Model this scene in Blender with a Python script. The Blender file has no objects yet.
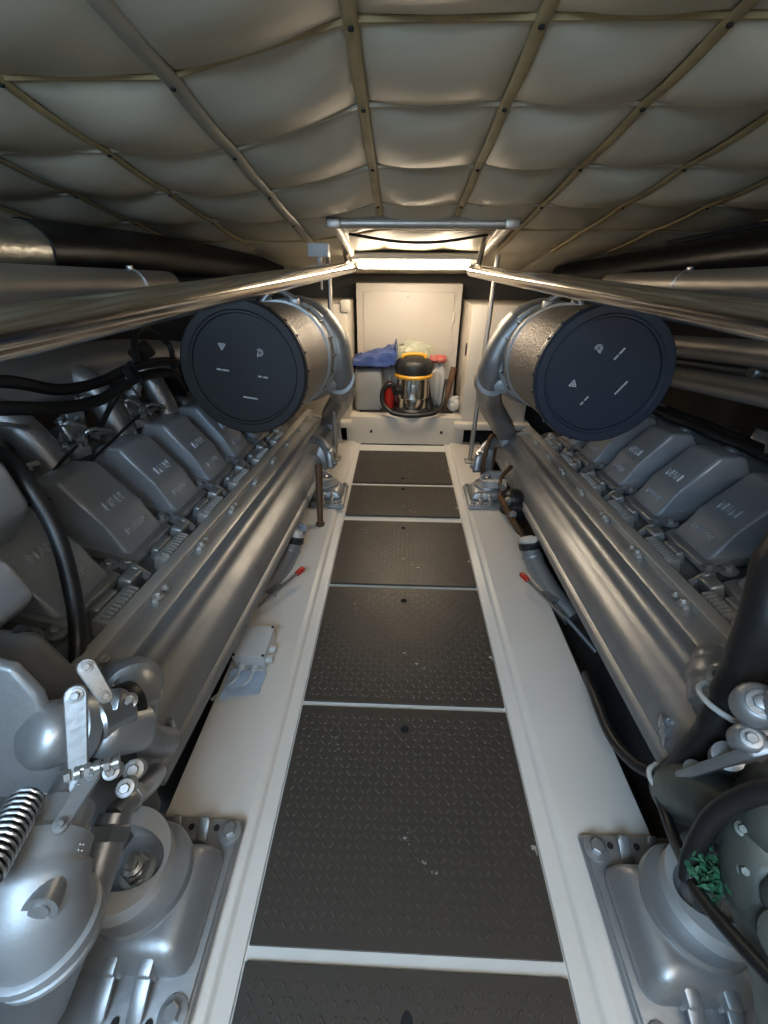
import bpy, bmesh, math, random
from mathutils import Vector, Matrix, Euler
random.seed(7)
PI = math.pi
SC = bpy.context.scene
COL = SC.collection

# ------------------------------------------------------------------ camera
cam = bpy.data.cameras.new('camera'); cam_o = bpy.data.objects.new('camera', cam); COL.objects.link(cam_o)
cam.sensor_fit = 'HORIZONTAL'; cam.sensor_width = 36; cam.lens = 410/768*36; cam.clip_start = .01
CR = Vector((.99933102, .0361686, .00541632)); CD = Vector((.02337125, -.51766532, -.85526394)); CF = Vector((-.02812986, .85481837, -.51816432))
CAM = Vector((-.0329, 0, 1.0))
mw = Matrix.Identity(4)
for i in range(3):
    mw[i][0] = CR[i]; mw[i][1] = -CD[i]; mw[i][2] = -CF[i]; mw[i][3] = CAM[i]
cam_o.matrix_world = mw
SC.camera = cam_o
# ------------------------------------------------------------------ world, exposure, area lights
SC.view_settings.view_transform = 'Standard'; SC.view_settings.look = 'None'
SC.view_settings.gamma = 1; SC.view_settings.use_curve_mapping = False
SC.view_settings.exposure = 0.25
wd = bpy.data.worlds.new('world'); SC.world = wd; wd.use_nodes = True
wd.node_tree.nodes['Background'].inputs[0].default_value = (.60, .72, .95, 1)
wd.node_tree.nodes['Background'].inputs[1].default_value = .08
FAR_LAMP = 30.0; ASSUMED_NEAR_LAMP = 20.0
def area(name, loc, target, sx, sy, energy, color):
    l = bpy.data.lights.new(name, 'AREA'); l.shape = 'RECTANGLE'; l.size = sx; l.size_y = sy; l.energy = energy; l.color = color
    o = bpy.data.objects.new(name, l); COL.objects.link(o); o.location = loc
    o.rotation_euler = (Vector(target)-Vector(loc)).to_track_quat('-Z', 'Y').to_euler(); return o
area('assumed_hatch_daylight', (-.42, -.62, 1.40), (-.40, .6, .2), .8, .7, 27, (.52, .75, 1.0))  # assumed hatch, unseen behind the camera; bluish area light added for it

# ------------------------------------------------------------------ materials
MATS = {}
def mat(name, col, metal=0, rough=.5, noise=0, nscale=8, bump=0, bscale=60, spec=.5, emit=0, coat=0, dark=None, stretch=None):
    m = bpy.data.materials.new(name); m.use_nodes = True; nt = m.node_tree; b = nt.nodes['Principled BSDF']
    c4 = (*col, 1)
    b.inputs['Base Color'].default_value = c4; b.inputs['Metallic'].default_value = metal; b.inputs['Roughness'].default_value = rough
    b.inputs['Specular IOR Level'].default_value = spec; b.inputs['Coat Weight'].default_value = coat
    tc = nt.nodes.new('ShaderNodeTexCoord'); src = tc.outputs['Object']
    if stretch:
        mp = nt.nodes.new('ShaderNodeMapping'); mp.inputs['Scale'].default_value = stretch
        nt.links.new(src, mp.inputs['Vector']); src = mp.outputs['Vector']
    if noise:
        n = nt.nodes.new('ShaderNodeTexNoise'); n.inputs['Scale'].default_value = nscale; n.inputs['Detail'].default_value = 6
        nt.links.new(src, n.inputs['Vector'])
        mx = nt.nodes.new('ShaderNodeMix'); mx.data_type = 'RGBA'
        d = dark or tuple(x*.55 for x in col)
        mx.inputs[6].default_value = c4; mx.inputs[7].default_value = (*d, 1)
        mr = nt.nodes.new('ShaderNodeMapRange'); mr.inputs[1].default_value = .42; mr.inputs[2].default_value = .75
        mr.inputs[4].default_value = noise
        nt.links.new(n.outputs[0], mr.inputs[0]); nt.links.new(mr.outputs[0], mx.inputs[0]); nt.links.new(mx.outputs[2], b.inputs['Base Color'])
        ra = nt.nodes.new('ShaderNodeMapRange'); ra.inputs[3].default_value = rough-.06; ra.inputs[4].default_value = rough+.1
        nt.links.new(n.outputs[0], ra.inputs[0]); nt.links.new(ra.outputs[0], b.inputs['Roughness'])
    if bump:
        n2 = nt.nodes.new('ShaderNodeTexNoise'); n2.inputs['Scale'].default_value = bscale; n2.inputs['Detail'].default_value = 3
        nt.links.new(src, n2.inputs['Vector'])
        bp = nt.nodes.new('ShaderNodeBump'); bp.inputs['Strength'].default_value = bump; bp.inputs['Distance'].default_value = .005
        nt.links.new(n2.outputs[0], bp.inputs['Height']); nt.links.new(bp.outputs[0], b.inputs['Normal'])
    if emit:
        b.inputs['Emission Color'].default_value = c4; b.inputs['Emission Strength'].default_value = emit
    MATS[name] = m; return m
silver = mat('engine_silver_paint', (.42, .43, .44), .72, .40, .35, 9, .08, 120)
silver_d = mat('engine_silver_dull', (.34, .35, .36), .6, .42, .4, 14, .12, 90)
cover_m = mat('valve_cover_grey', (.37, .40, .44), .4, .33, .15, 6, .06, 200)
tread_top = mat('worn_tread_bar', (.105, .09, .075), .4, .38, .5, 40)
silver_s = mat('satin_silver_paint', (.40, .42, .44), .55, .50, .3, 9, .08, 120)
silver_l = mat('light_silver_paint', (.58, .58, .57), .45, .42, .2, 12)
letter_m = mat('lettering_alloy', (.50, .53, .57), .45, .34)
block_m = mat('engine_block_grey', (.16, .165, .17), .5, .5, .5, 16, .2, 60)
rail_m = mat('rail_alloy', (.55, .53, .50), .6, .4, .2, 12)
steel = mat('zinc_steel', (.52, .53, .54), .9, .3, .3, 30)
chrome = mat('polished_stainless', (.62, .59, .55), 1, .14, .12, 5)
brushed = mat('brushed_stainless', (.50, .47, .43), .85, .42, .25, 5, .04, 80, stretch=(6, .5, 6))
white = mat('white_gloss_paint', (.70, .66, .61), 0, .32, .18, 3, .05, 25, dark=(.58, .53, .47))
frame_w = mat('white_frame_paint', (.72, .70, .66), 0, .35, .3, 7, .1, 40, dark=(.55, .5, .44))
cream = mat('cream_cabinet_paint', (.66, .60, .51), 0, .4, .12, 3, .03, 20)
tread = mat('tread_plate_dark', (.062, .051, .041), .2, .42, .5, 10, .1, 90, dark=(.045, .04, .036))
lining = mat('quilted_vinyl', (.59, .54, .42), 0, .40, .3, 2.2, .12, 22, dark=(.48, .42, .31), spec=.5)
strap_m = mat('yellowed_batten', (.46, .35, .18), 0, .5, .4, 20, dark=(.22, .16, .07))
batten_w = mat('pale_batten', (.40, .36, .28), 0, .4, .3, 12)
black_r = mat('black_rubber', (.015, .015, .016), 0, .42, 0, bump=.1, bscale=60)
black_lag = mat('black_lagging', (.006, .006, .007), 0, .36, 0, spec=.25, bump=.25, bscale=30)
foil = mat('foil_tape', (.45, .45, .42), .9, .3, .4, 20, .6, 30)
cap_k = mat('filter_cap_black', (.020, .021, .024), 0, .45, .25, 5, .03, 40, dark=(.03, .03, .033))
cap_b = mat('filter_cap_navy', (.018, .028, .048), 0, .42, .3, 5, .03, 40, dark=(.03, .042, .06))
mark_m = mat('printed_mark', (.55, .56, .58), 0, .6)
hull = mat('dark_hull', (.045, .04, .033), 0, .8, .5, 3, .3, 14)
bilge = mat('bilge_floor', (.11, .085, .06), 0, .6, .6, 5, .3, 14, dark=(.04, .03, .02))
rust = mat('rusty_brown', (.13, .065, .03), .3, .6, .5, 20, .2, 60)
red = mat('red_plastic', (.55, .03, .02), 0, .35)
yellow = mat('yellow_plastic', (.72, .36, .03), 0, .35)
blue = mat('blue_film', (.035, .07, .25), 0, .28, .6, 22, 1.0, 26, dark=(.14, .20, .42))
palebag = mat('pale_film', (.55, .55, .40), 0, .3, .3, 14, .5, 24)
redcloth = mat('red_cloth', (.55, .10, .08), 0, .7, .5, 60, dark=(.6, .5, .45))
canm = mat('grey_plastic_can', (.30, .315, .32), 0, .4, .2, 4)
canlid = mat('pale_plastic_can', (.52, .51, .48), 0, .4)
boxm = mat('grey_junction_box', (.55, .57, .58), 0, .4, .15, 8)
bluetape = mat('blue_rag', (.42, .52, .66), 0, .6, .3, 25, .5, 40)
cloth = mat('dirty_rag', (.62, .60, .56), 0, .8, .5, 30, .5, 50)
green = mat('green_foliage_cloth', (.03, .14, .07), 0, .55, .7, 60, .6, 80, dark=(.02, .05, .03))
creamlag = mat('turbine_blanket', (.55, .48, .36), .1, .5, .4, 14, .4, 40)
tie = mat('white_cable_tie', (.62, .61, .58), 0, .4)
steelpol = mat('vacuum_drum_steel', (.6, .56, .5), 1, .16)
greenish = mat('weathered_casting', (.14, .155, .14), .5, .42, .6, 8, .2, 40)
dark_m = mat('black_parts_and_hole_shade', (.01, .01, .01), 0, .8)  # black of screws and cable, also painted shade in the finger holes
far_tube = mat('lamp_diffuser', (1.0, .82, .60), emit=FAR_LAMP)
assumed_near_tube = mat('assumed_near_lamp_diffuser', (1.0, .91, .80), emit=ASSUMED_NEAR_LAMP)  # glow of the assumed, unseen lamp added behind the camera
lampbody = mat('lamp_housing', (.42, .38, .32), 0, .4)
# perforated filter mesh: small cells as bump
def mesh_mat(name, col):
    m = mat(name, col, .55, .42, .3, 8); nt = m.node_tree; b = nt.nodes['Principled BSDF']
    tc = nt.nodes.new('ShaderNodeTexCoord'); v = nt.nodes.new('ShaderNodeTexVoronoi'); v.inputs['Scale'].default_value = 150
    nt.links.new(tc.outputs['Object'], v.inputs['Vector'])
    bp = nt.nodes.new('ShaderNodeBump'); bp.inputs['Strength'].default_value = .8; bp.inputs['Distance'].default_value = .0025
    nt.links.new(v.outputs['Distance'], bp.inputs['Height']); nt.links.new(bp.outputs[0], b.inputs['Normal'])
    return m
# worn paint flecks in the tread plates
nt = tread.node_tree; b_ = nt.nodes['Principled BSDF']; tc_ = nt.nodes.new('ShaderNodeTexCoord')
na = nt.nodes.new('ShaderNodeTexNoise'); na.inputs['Scale'].default_value = 55; na.inputs['Detail'].default_value = 2
nb = nt.nodes.new('ShaderNodeTexNoise'); nb.inputs['Scale'].default_value = 5
ml = nt.nodes.new('ShaderNodeMath'); ml.operation = 'MULTIPLY'
mr_ = nt.nodes.new('ShaderNodeMapRange'); mr_.inputs[1].default_value = .455; mr_.inputs[2].default_value = .49
mxx = nt.nodes.new('ShaderNodeMix'); mxx.data_type = 'RGBA'; mxx.inputs[7].default_value = (.42, .40, .36, 1)
for n_ in (na, nb): nt.links.new(tc_.outputs['Object'], n_.inputs['Vector'])
old = b_.inputs['Base Color'].links[0].from_socket
nt.links.new(na.outputs[0], ml.inputs[0]); nt.links.new(nb.outputs[0], ml.inputs[1]); nt.links.new(ml.outputs[0], mr_.inputs[0]); nt.links.new(mr_.outputs[0], mxx.inputs[0])
nt.links.new(old, mxx.inputs[6]); nt.links.new(mxx.outputs[2], b_.inputs['Base Color'])
fmesh = mesh_mat('filter_mesh_metal', (.25, .225, .20))

# ------------------------------------------------------------------ mesh helpers
def spl(pts, k=8):
    P = [Vector(p) for p in pts]
    if len(P) < 3: return P
    Q = [P[0]*2-P[1]]+P+[P[-1]*2-P[-2]]; out = []
    for i in range(1, len(Q)-2):
        a, b, c, d = Q[i-1:i+3]
        for j in range(k):
            t = j/k
            out.append(.5*((2*b)+(c-a)*t+(2*a-5*b+4*c-d)*t*t+(3*b-a-3*c+d)*t**3))
    out.append(P[-1]); return out
def basis(ax):
    ax = Vector(ax).normalized(); h = Vector((0, 0, 1)) if abs(ax.z) < .9 else Vector((1, 0, 0))
    u = h.cross(ax).normalized(); return u, ax.cross(u), ax
class MB:
    def __init__(s): s.bm = bmesh.new()
    def _bev(s, faces, bev, seg):
        if bev > 0:
            es = list({e for f in faces for e in f.edges})
            bmesh.ops.bevel(s.bm, geom=es, offset=bev, segments=seg, profile=.5, affect='EDGES', clamp_overlap=True)
    def hull8(s, v, bev=0, seg=2):
        vs = [s.bm.verts.new(p) for p in v]
        fs = [s.bm.faces.new([vs[i] for i in q]) for q in ((0, 3, 2, 1), (4, 5, 6, 7), (0, 1, 5, 4), (1, 2, 6, 5), (2, 3, 7, 6), (3, 0, 4, 7))]
        s._bev(fs, bev, seg)
    def box(s, c, d, rot=None, bev=0, seg=2):
        c = Vector(c); h = Vector(d)/2
        R = rot.to_matrix() if isinstance(rot, Euler) else (rot or Matrix.Identity(3))
        pts = [c+R@Vector((x*h.x, y*h.y, z*h.z)) for z in (-1, 1) for x, y in ((-1, -1), (1, -1), (1, 1), (-1, 1))]
        s.hull8(pts, bev, seg)
    def tube(s, pts, r, n=12, closed=False, sq=None, flat=1):
        P = [Vector(p) for p in pts]; N = len(P); R = r if isinstance(r, (list, tuple)) else [r]*N
        if len(R) != N: R = [R[0]+(R[-1]-R[0])*i/(N-1) for i in range(N)] if len(R) == 2 else [R[min(int(i*len(R)/N), len(R)-1)] for i in range(N)]
        T = [((P[(i+1) % N] if closed or i < N-1 else P[i])-(P[i-1] if closed or i > 0 else P[i])).normalized() for i in range(N)]
        u, w, _ = basis(T[0]); rings = []
        for i in range(N):
            u = (u-T[i]*u.dot(T[i])).normalized(); w = T[i].cross(u)
            rings.append([s.bm.verts.new(P[i]+(u*math.cos(2*PI*k/n)*(sq or 1)+w*math.sin(2*PI*k/n)*flat)*R[i]) for k in range(n)])
        M = N if closed else N-1
        for i in range(M):
            a, b = rings[i], rings[(i+1) % N]
            for k in range(n): s.bm.faces.new((a[k], a[(k+1) % n], b[(k+1) % n], b[k]))
        if not closed:
            s.bm.faces.new(rings[0][::-1]); s.bm.faces.new(rings[-1])
    def lathe(s, prof, o, ax, n=24, closed=False):
        u, w, ax = basis(ax); o = Vector(o); rings = []
        for r, h in prof:
            if r <= 1e-6: rings.append([s.bm.verts.new(o+ax*h)])
            else: rings.append([s.bm.verts.new(o+ax*h+(u*math.cos(2*PI*k/n)+w*math.sin(2*PI*k/n))*r) for k in range(n)])
        L = len(rings)
        for i in range(L if closed else L-1):
            a, b = rings[i], rings[(i+1) % L]
            for k in range(n):
                q = [a[k % len(a)], a[(k+1) % len(a)], b[(k+1) % len(b)], b[k % len(b)]]
                q2 = []
                for v in q:
                    if v not in q2: q2.append(v)
                if len(q2) > 2: s.bm.faces.new(q2)
        if not closed:
            if len(rings[0]) > 1: s.bm.faces.new(rings[0][::-1])
            if len(rings[-1]) > 1: s.bm.faces.new(rings[-1])
    def ball(s, c, r, ax=(0, 0, 1), k=1.0, n=14):
        s.lathe([(r*math.sin(PI*i/8), -r*k*math.cos(PI*i/8)) for i in range(9)], c, ax, n)
    def prism(s, poly, y0, y1, bev=0, seg=2, e0=None, e1=None):
        """polygon in (x,z) swept along y; e0/e1 give a y per vertex at each end"""
        n = len(poly)
        a = [s.bm.verts.new((p[0], e0[i] if e0 else y0, p[1])) for i, p in enumerate(poly)]
        b = [s.bm.verts.new((p[0], e1[i] if e1 else y1, p[1])) for i, p in enumerate(poly)]
        fs = [s.bm.faces.new(a), s.bm.faces.new(b[::-1])]
        for i in range(n): fs.append(s.bm.faces.new((a[i], b[i], b[(i+1) % n], a[(i+1) % n])))
        s._bev(fs, bev, seg)
    def plate(s, poly, o, u, v, th, bev=0, seg=2):
        """flat polygon in plane (u,v) given thickness"""
        o, u, v = Vector(o), Vector(u).normalized(), Vector(v); v = (v-u*v.dot(u)).normalized(); w = u.cross(v)
        a = [s.bm.verts.new(o+u*p[0]+v*p[1]-w*th/2) for p in poly]; b = [s.bm.verts.new(o+u*p[0]+v*p[1]+w*th/2) for p in poly]
        n = len(poly); fs = [s.bm.faces.new(a[::-1]), s.bm.faces.new(b)]
        for i in range(n): fs.append(s.bm.faces.new((a[i], a[(i+1) % n], b[(i+1) % n], b[i])))
        s._bev(fs, bev, seg)
    def bolt(s, c, ax, r, h):
        s.lathe([(r*1.7, 0), (r*1.7, h*.3), (r*1.25, h*.36)], c, ax, 16)
        u, w, ax = basis(ax); s.lathe([(r, h*.3), (r, h*.92), (r*.85, h)], c, ax, 6)
def deselect(o):
    pass
def build(name, mb, m, parent=None, xf=None, ang=38, origin=None, extra=None):
    bm = mb.bm
    if xf:
        for v in bm.verts: v.co = xf(v.co)
    bm.normal_update()
    bmesh.ops.recalc_face_normals(bm, faces=bm.faces[:])
    lim = math.radians(ang)
    for f in bm.faces: f.smooth = True
    for e in bm.edges:
        e.smooth = len(e.link_faces) == 2 and e.calc_face_angle(0) < lim
    xs = [v.co for v in bm.verts]
    lo = Vector((min(v.x for v in xs), min(v.y for v in xs), min(v.z for v in xs))); hi = Vector((max(v.x for v in xs), max(v.y for v in xs), max(v.z for v in xs)))
    o0 = Vector(origin) if origin else Vector(((lo.x+hi.x)/2, (lo.y+hi.y)/2, lo.z))
    for v in bm.verts: v.co -= o0
    me = bpy.data.meshes.new(name); bm.to_mesh(me); bm.free(); me.materials.append(m)
    if extra:
        for x in extra: me.materials.append(x)
    o = bpy.data.objects.new(name, me); COL.objects.link(o)
    if parent:
        o.parent = parent
        p = parent; base = Vector((0, 0, 0))
        while p: base += p.location; p = p.parent
        o.location = o0-base
    else: o.location = o0
    return o
def tag(o, label, cat, group=None):
    o['label'] = label; o['category'] = cat
    if group: o['group'] = group
    return o
def thing(name, label, cat, loc, group=None):
    o = bpy.data.objects.new(name, None); COL.objects.link(o); o.location = loc; o.empty_display_size = .05
    return tag(o, label, cat, group)
def struct(name, mb, m, **k):
    o = build(name, mb, m, **k); o['kind'] = 'structure'; return o
def text_mb(s, size, depth=.003, align='CENTER'):
    cu = bpy.data.curves.new('txt', 'FONT'); cu.body = s; cu.size = size; cu.extrude = depth/2; cu.align_x = align; cu.align_y = 'CENTER'; cu.resolution_u = 3
    cu.bevel_depth = depth*.15
    o = bpy.data.objects.new('txt', cu); COL.objects.link(o); dg = bpy.context.evaluated_depsgraph_get()
    me = bpy.data.meshes.new_from_object(o.evaluated_get(dg)); bpy.data.objects.remove(o); bpy.data.curves.remove(cu)
    mb = MB(); mb.bm.from_mesh(me); bpy.data.meshes.remove(me)
    bmesh.ops.remove_doubles(mb.bm, verts=mb.bm.verts[:], dist=1e-5); return mb
def onto(mb, o, u, v, n):
    o, u, v, n = Vector(o), Vector(u), Vector(v), Vector(n)
    for p in mb.bm.verts: p.co = o+u*p.co.x+v*p.co.y+n*p.co.z
def join(a, b):
    me = bpy.data.meshes.new('tmp'); b.bm.to_mesh(me); a.bm.from_mesh(me); bpy.data.meshes.remove(me); b.bm.free()

# engine frame: m = distance out from the walkway line, a = along the engine, t = height below the eye line
EE = Vector((.03632253, .99594404, -.08231737)); EX = Vector((.99933562, -.03644622, 0)); EZ = Vector((.00300016, .08226268, .99660617))
TILT = {-1: .035, 1: -.010}
def EF(side):
    return lambda v: CAM+EX*(side*v[0]+.033)+EE*v[1]+EZ*(v[2]+TILT[side]*(v[1]-1.0))
def EFN(side):
    return lambda v: CAM+EX*(side*v[0]+.033)+EE*v[1]+EZ*v[2]
SIDES = ((-1, 'port'), (1, 'starboard'))
SN = {-1: 'left', 1: 'right'}

# ================================================================== SETTING
mb = MB(); mb.box((0, .9, -.42), (3.6, 4.4, .08)); struct('floor', mb, bilge)
# walkway frame between the girders (white), with grout bars between plates
PL = [(-.25, .188), (.208, .652), (.669, 1.118), (1.139, 1.565), (1.615, 1.91), (1.945, 2.378)]
mb = MB(); mb.box((0, .98, -.0305), (.61, 3.04, .05)); struct('trim_1', mb, frame_w)
for i, s in enumerate((-1, 1)):
    mb = MB(); x0, x1 = .305, .497
    mb.prism([(s*.27, -.2), (s*.27, .002), (s*.300, .004), (s*.306, .013), (s*.322, .018), (s*x1, .018), (s*x1, -.38), (s*.46, -.38), (s*.46, -.2)], -.55, 2.52, .003, 2)
    struct('trim_%d' % (i+2), mb, white)
mb = MB(); mb.box((0, 3.0, .6), (3.6, .05, 2.2)); struct('wall_far', mb, hull)  # dark hull colour paints in the dark space beside the cabinet
mb = MB(); mb.box((0, -1.25, .6), (3.6, .05, 2.6)); struct('wall_near', mb, lining)
mb = MB(); mb.box((-1.72, .9, .6), (.06, 4.4, 2.4)); struct('wall_left', mb, hull)
mb = MB(); mb.box((1.72, .9, .6), (.06, 4.4, 2.4)); struct('wall_right', mb, hull)
# quilted ceiling
SX = [-1.60, -1.30, -1.005, -.72, -.425, -.11, .15, .40, .65, .905, 1.17, 1.45, 1.72]
def seam_set(x):
    w = min(1, max(0, (x+.425)/.315))
    L = [-1.2, -.6, -.1, .38, .66, .95, 1.225, 1.495, 1.79, 2.1, 2.45, 2.95]; R = [-1.2, -.7, -.25, .22, .52, .825, 1.035, 1.31, 1.60, 1.9, 2.3, 2.95]
    return [a*(1-w)+b*w for a, b in zip(L, R)]
def zbase(x, y):
    ax = abs(x-.02); return 1.10-.161*(y-2.0)-.05*max(0, ax-.75)**2
def puff(u, v): return (max(0, math.sin(PI*u))**.55)*(max(0, math.sin(PI*v))**.55)
NU, NV = 14, 14
def ceil_pt(i, u, j, v):
    x = SX[i]+(SX[i+1]-SX[i])*u; S = seam_set(x); y = S[j]+(S[j+1]-S[j])*v
    rnd = random.Random(i*31+j*7); amp = .026+.014*rnd.random()
    wob = .0022*math.sin(x*23+y*13+i)*math.sin(y*29+j*2)
    f = 1 if j < 8 else .5
    return Vector((x, y, zbase(x, y)-amp*f*puff(u, v)+wob*puff(u, v)))
mb = MB(); G = {}
nx = (len(SX)-1)*NU; ny = 11*NV
for p in range(nx+1):
    for q in range(ny+1):
        i = min(p//NU, len(SX)-2); j = min(q//NV, 10)
        G[p, q] = mb.bm.verts.new(ceil_pt(i, p/NU-i, j, q/NV-j))
for p in range(nx):
    for q in range(ny): mb.bm.faces.new((G[p, q], G[p, q+1], G[p+1, q+1], G[p+1, q]))
o = struct('ceiling', mb, lining, ang=60)
sol = o.modifiers.new('thick', 'SOLIDIFY'); sol.thickness = .02; sol.offset = 1
# battens along and ribbons across
ntrim = 4
for k, x in enumerate(SX[1:-1]):
    mb = MB(); wide = .016 if abs(x+.425) < .01 else .011
    pts = []
    for q in range(0, 60):
        y = -1.1+q*.0605
        if y > (2.25 if abs(x) > .2 else 1.70): break
        S = seam_set(x); d = min(abs(y-s) for s in S)
        pts.append((x, y, zbase(x, y)-.006-.006*min(1, d/.08)))
    mb.tube(pts, wide, 12, flat=.35 if wide < .015 else .6)
    ob = struct('trim_%d' % ntrim, mb, batten_w if wide > .015 else strap_m); ntrim += 1
    for y in seam_set(x)[4:9]:
        if y > pts[-1][1]: continue
        sm = MB(); sm.lathe([(.0045, 0), (.0045, .003), (.002, .004)], (x, y, zbase(x, y)-.008-wide*(.35 if wide < .015 else .6)), (0, 0, -1), 10); build('screw', sm, dark_m, ob)
for j in range(4, 10):
    mb = MB(); pts = []
    for q in range(0, 120):
        x = -1.55+q*.0265
        if j == 9 and abs(x-.03) < .42: pass
        S = seam_set(x); i = max(k for k in range(len(SX)-1) if SX[k] <= x)
        pts.append((x, S[j], zbase(x, S[j])-.003))
    mb.tube(pts, .0055, 6); struct('trim_%d' % ntrim, mb, strap_m if j in (5, 9) else lining); ntrim += 1

# ================================================================== FLOOR PLATES
def tread_plate(y0, y1, label, hole, slot=False):
    x = .2655; t = thing('floor_plate', label, 'floor plate', ((0, (y0+y1)/2, -.004)), 'diamond tread plates along the walkway')
    mb = MB(); hx, hy = .003, hole; r = .0105
    # slab with a finger hole: ring of quads from hole to border
    n = 32; ring = []; top = []
    for z in (.004, -.004):
        inner = []; outer = []
        for k in range(n):
            a = 2*PI*k/n; ca, sa = math.cos(a), math.sin(a)
            inner.append(mb.bm.verts.new((hx+r*ca, hy+r*sa*(2.0 if slot else 1), z)))
            f = min((x-hx*(1 if ca > 0 else -1))/abs(ca) if abs(ca) > 1e-6 else 9, ((y1-hy) if sa > 0 else (hy-y0))/abs(sa) if abs(sa) > 1e-6 else 9)
            outer.append([hx+f*ca, hy+f*sa, z])
        for (cx, cy) in ((x, y1), (-x, y1), (-x, y0), (x, y0)):
            k = min(range(n), key=lambda q: (outer[q][0]-cx)**2+(outer[q][1]-cy)**2); outer[k] = [cx, cy, z]
        ring.append((inner, [mb.bm.verts.new(p) for p in outer]))
    for k in range(n):
        k2 = (k+1) % n
        for (I, O) in ring: mb.bm.faces.new((I[k], I[k2], O[k2], O[k]))
        mb.bm.faces.new((ring[0][0][k], ring[0][0][k2], ring[1][0][k2], ring[1][0][k])); mb.bm.faces.new((ring[0][1][k], ring[0][1][k2], ring[1][1][k2], ring[1][1][k]))
    build('plate', mb, tread, t)
    mb = MB(); mb.lathe([(.016, 0), (.016, .0012), (0, .0012)], (hx, hy, -.0048), (0, 0, 1), 20)  # black disc under the opening, painted in place of its shade
    if slot:
        for v in mb.bm.verts: v.co.y = hy+(v.co.y-hy)*1.7
    build('hole_shade', mb, dark_m, t)
    # raised lozenges
    mb = MB(); p = .0170; L, W, Hh = .0086, .0025, .0016
    nxp = int((2*x-.02)/p); nyp = int((y1-y0-.02)/p)
    for i in range(nxp):
        for j in range(nyp):
            cx = -x+.01+p*(i+.5)+(2*x-.02-nxp*p)/2; cy = y0+.01+p*(j+.5)+(y1-y0-.02-nyp*p)/2
            if abs(cx-hx) < .016 and abs(cy-hy) < (.028 if slot else .017): continue
            s = 1 if (i+j) % 2 else -1; c = .7071
            u = Vector((c*L, s*c*L, 0)); v = Vector((-s*c*W, c*W, 0)); o = Vector((cx, cy, .0038)); z = Vector((0, 0, Hh))
            b = [mb.bm.verts.new(o+q) for q in (u, v+u*.55, v-u*.55, -u, -v-u*.55, -v+u*.55)]
            tt = [mb.bm.verts.new(o+z+q*.62) for q in (u, v+u*.55, v-u*.55, -u, -v-u*.55, -v+u*.55)]
            mb.bm.faces.new(tt)
            for k in range(6): mb.bm.faces.new((b[k], b[(k+1) % 6], tt[(k+1) % 6], tt[k]))
    build('tread_pattern', mb, tread_top, t, ang=20)
    return t
tread_plate(*PL[0], 'nearest dark tread plate at the bottom edge with a long finger slot', .125, True)
tread_plate(*PL[1], 'large flecked tread plate between the two near engine mounts', .598)
tread_plate(*PL[2], 'dark tread plate beside the grey junction box on the girder', 1.055)
tread_plate(*PL[3], 'dark tread plate level with the two red handled levers', 1.51)
tread_plate(*PL[4], 'short tread plate level with the far engine mounts', 1.875)
tread_plate(*PL[5], 'farthest tread plate at the foot of the cream step', 2.00)

# ================================================================== ENGINES
COV = {-1: [.62+.107+.245*k for k in range(6)], 1: [.72+.092+.267*k for k in range(6)]}
COVPROF = [(.768, -.603), (.818, -.512), (.905, -.392), (.985, -.392), (1.035, -.48), (1.03, -.545)]
def valve_cover(parent, side, ac, f, outer=False, hw=.094):
    def xm(v):
        return (2.06+.04-v[0]) if outer else v[0]
    X = lambda v: f((xm(v), v[1], v[2]))
    mb = MB(); w0 = [1, .99, .95, .95, .98, 1]; w1 = [.80, .72, .62, .62, .72, .80]
    mb.prism(COVPROF, 0, 0, .013, 4, e0=[ac-hw*q for q in w0], e1=[ac+hw*q for q in w1])
    c = build('valve_cover', mb, cover_m, parent, X, ang=50)
    mb = MB(); mb.prism([(.752, -.622), (.757, -.606), (.775, -.597), (1.04, -.525), (1.055, -.54), (1.05, -.57)], ac-hw-.012, ac+hw*.80+.012, .004, 2)
    build('flange', mb, silver, c, X)
    if not outer:
        B = Vector((COVPROF[1][0], 0, COVPROF[1][1])); A = Vector((COVPROF[0][0], 0, COVPROF[0][1])); C = Vector((COVPROF[2][0], 0, COVPROF[2][1]))
        for s, sz, P, Q, fr in (('MAN', .034, B, C, .25), ('POWER', .024, A, B, .55)):
            u = Vector((0, -side, 0)); up = (Q-P).normalized(); nrm = Vector((-up.z, 0, up.x))
            if nrm.z < 0: nrm = -nrm
            q = text_mb(s, sz, .0045); o = P+(Q-P)*fr+nrm*.0016; o.y = ac-hw*.10
            onto(q, o, u, up, nrm); build('raised_lettering', q, letter_m, c, f, ang=25)
    return c

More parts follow.
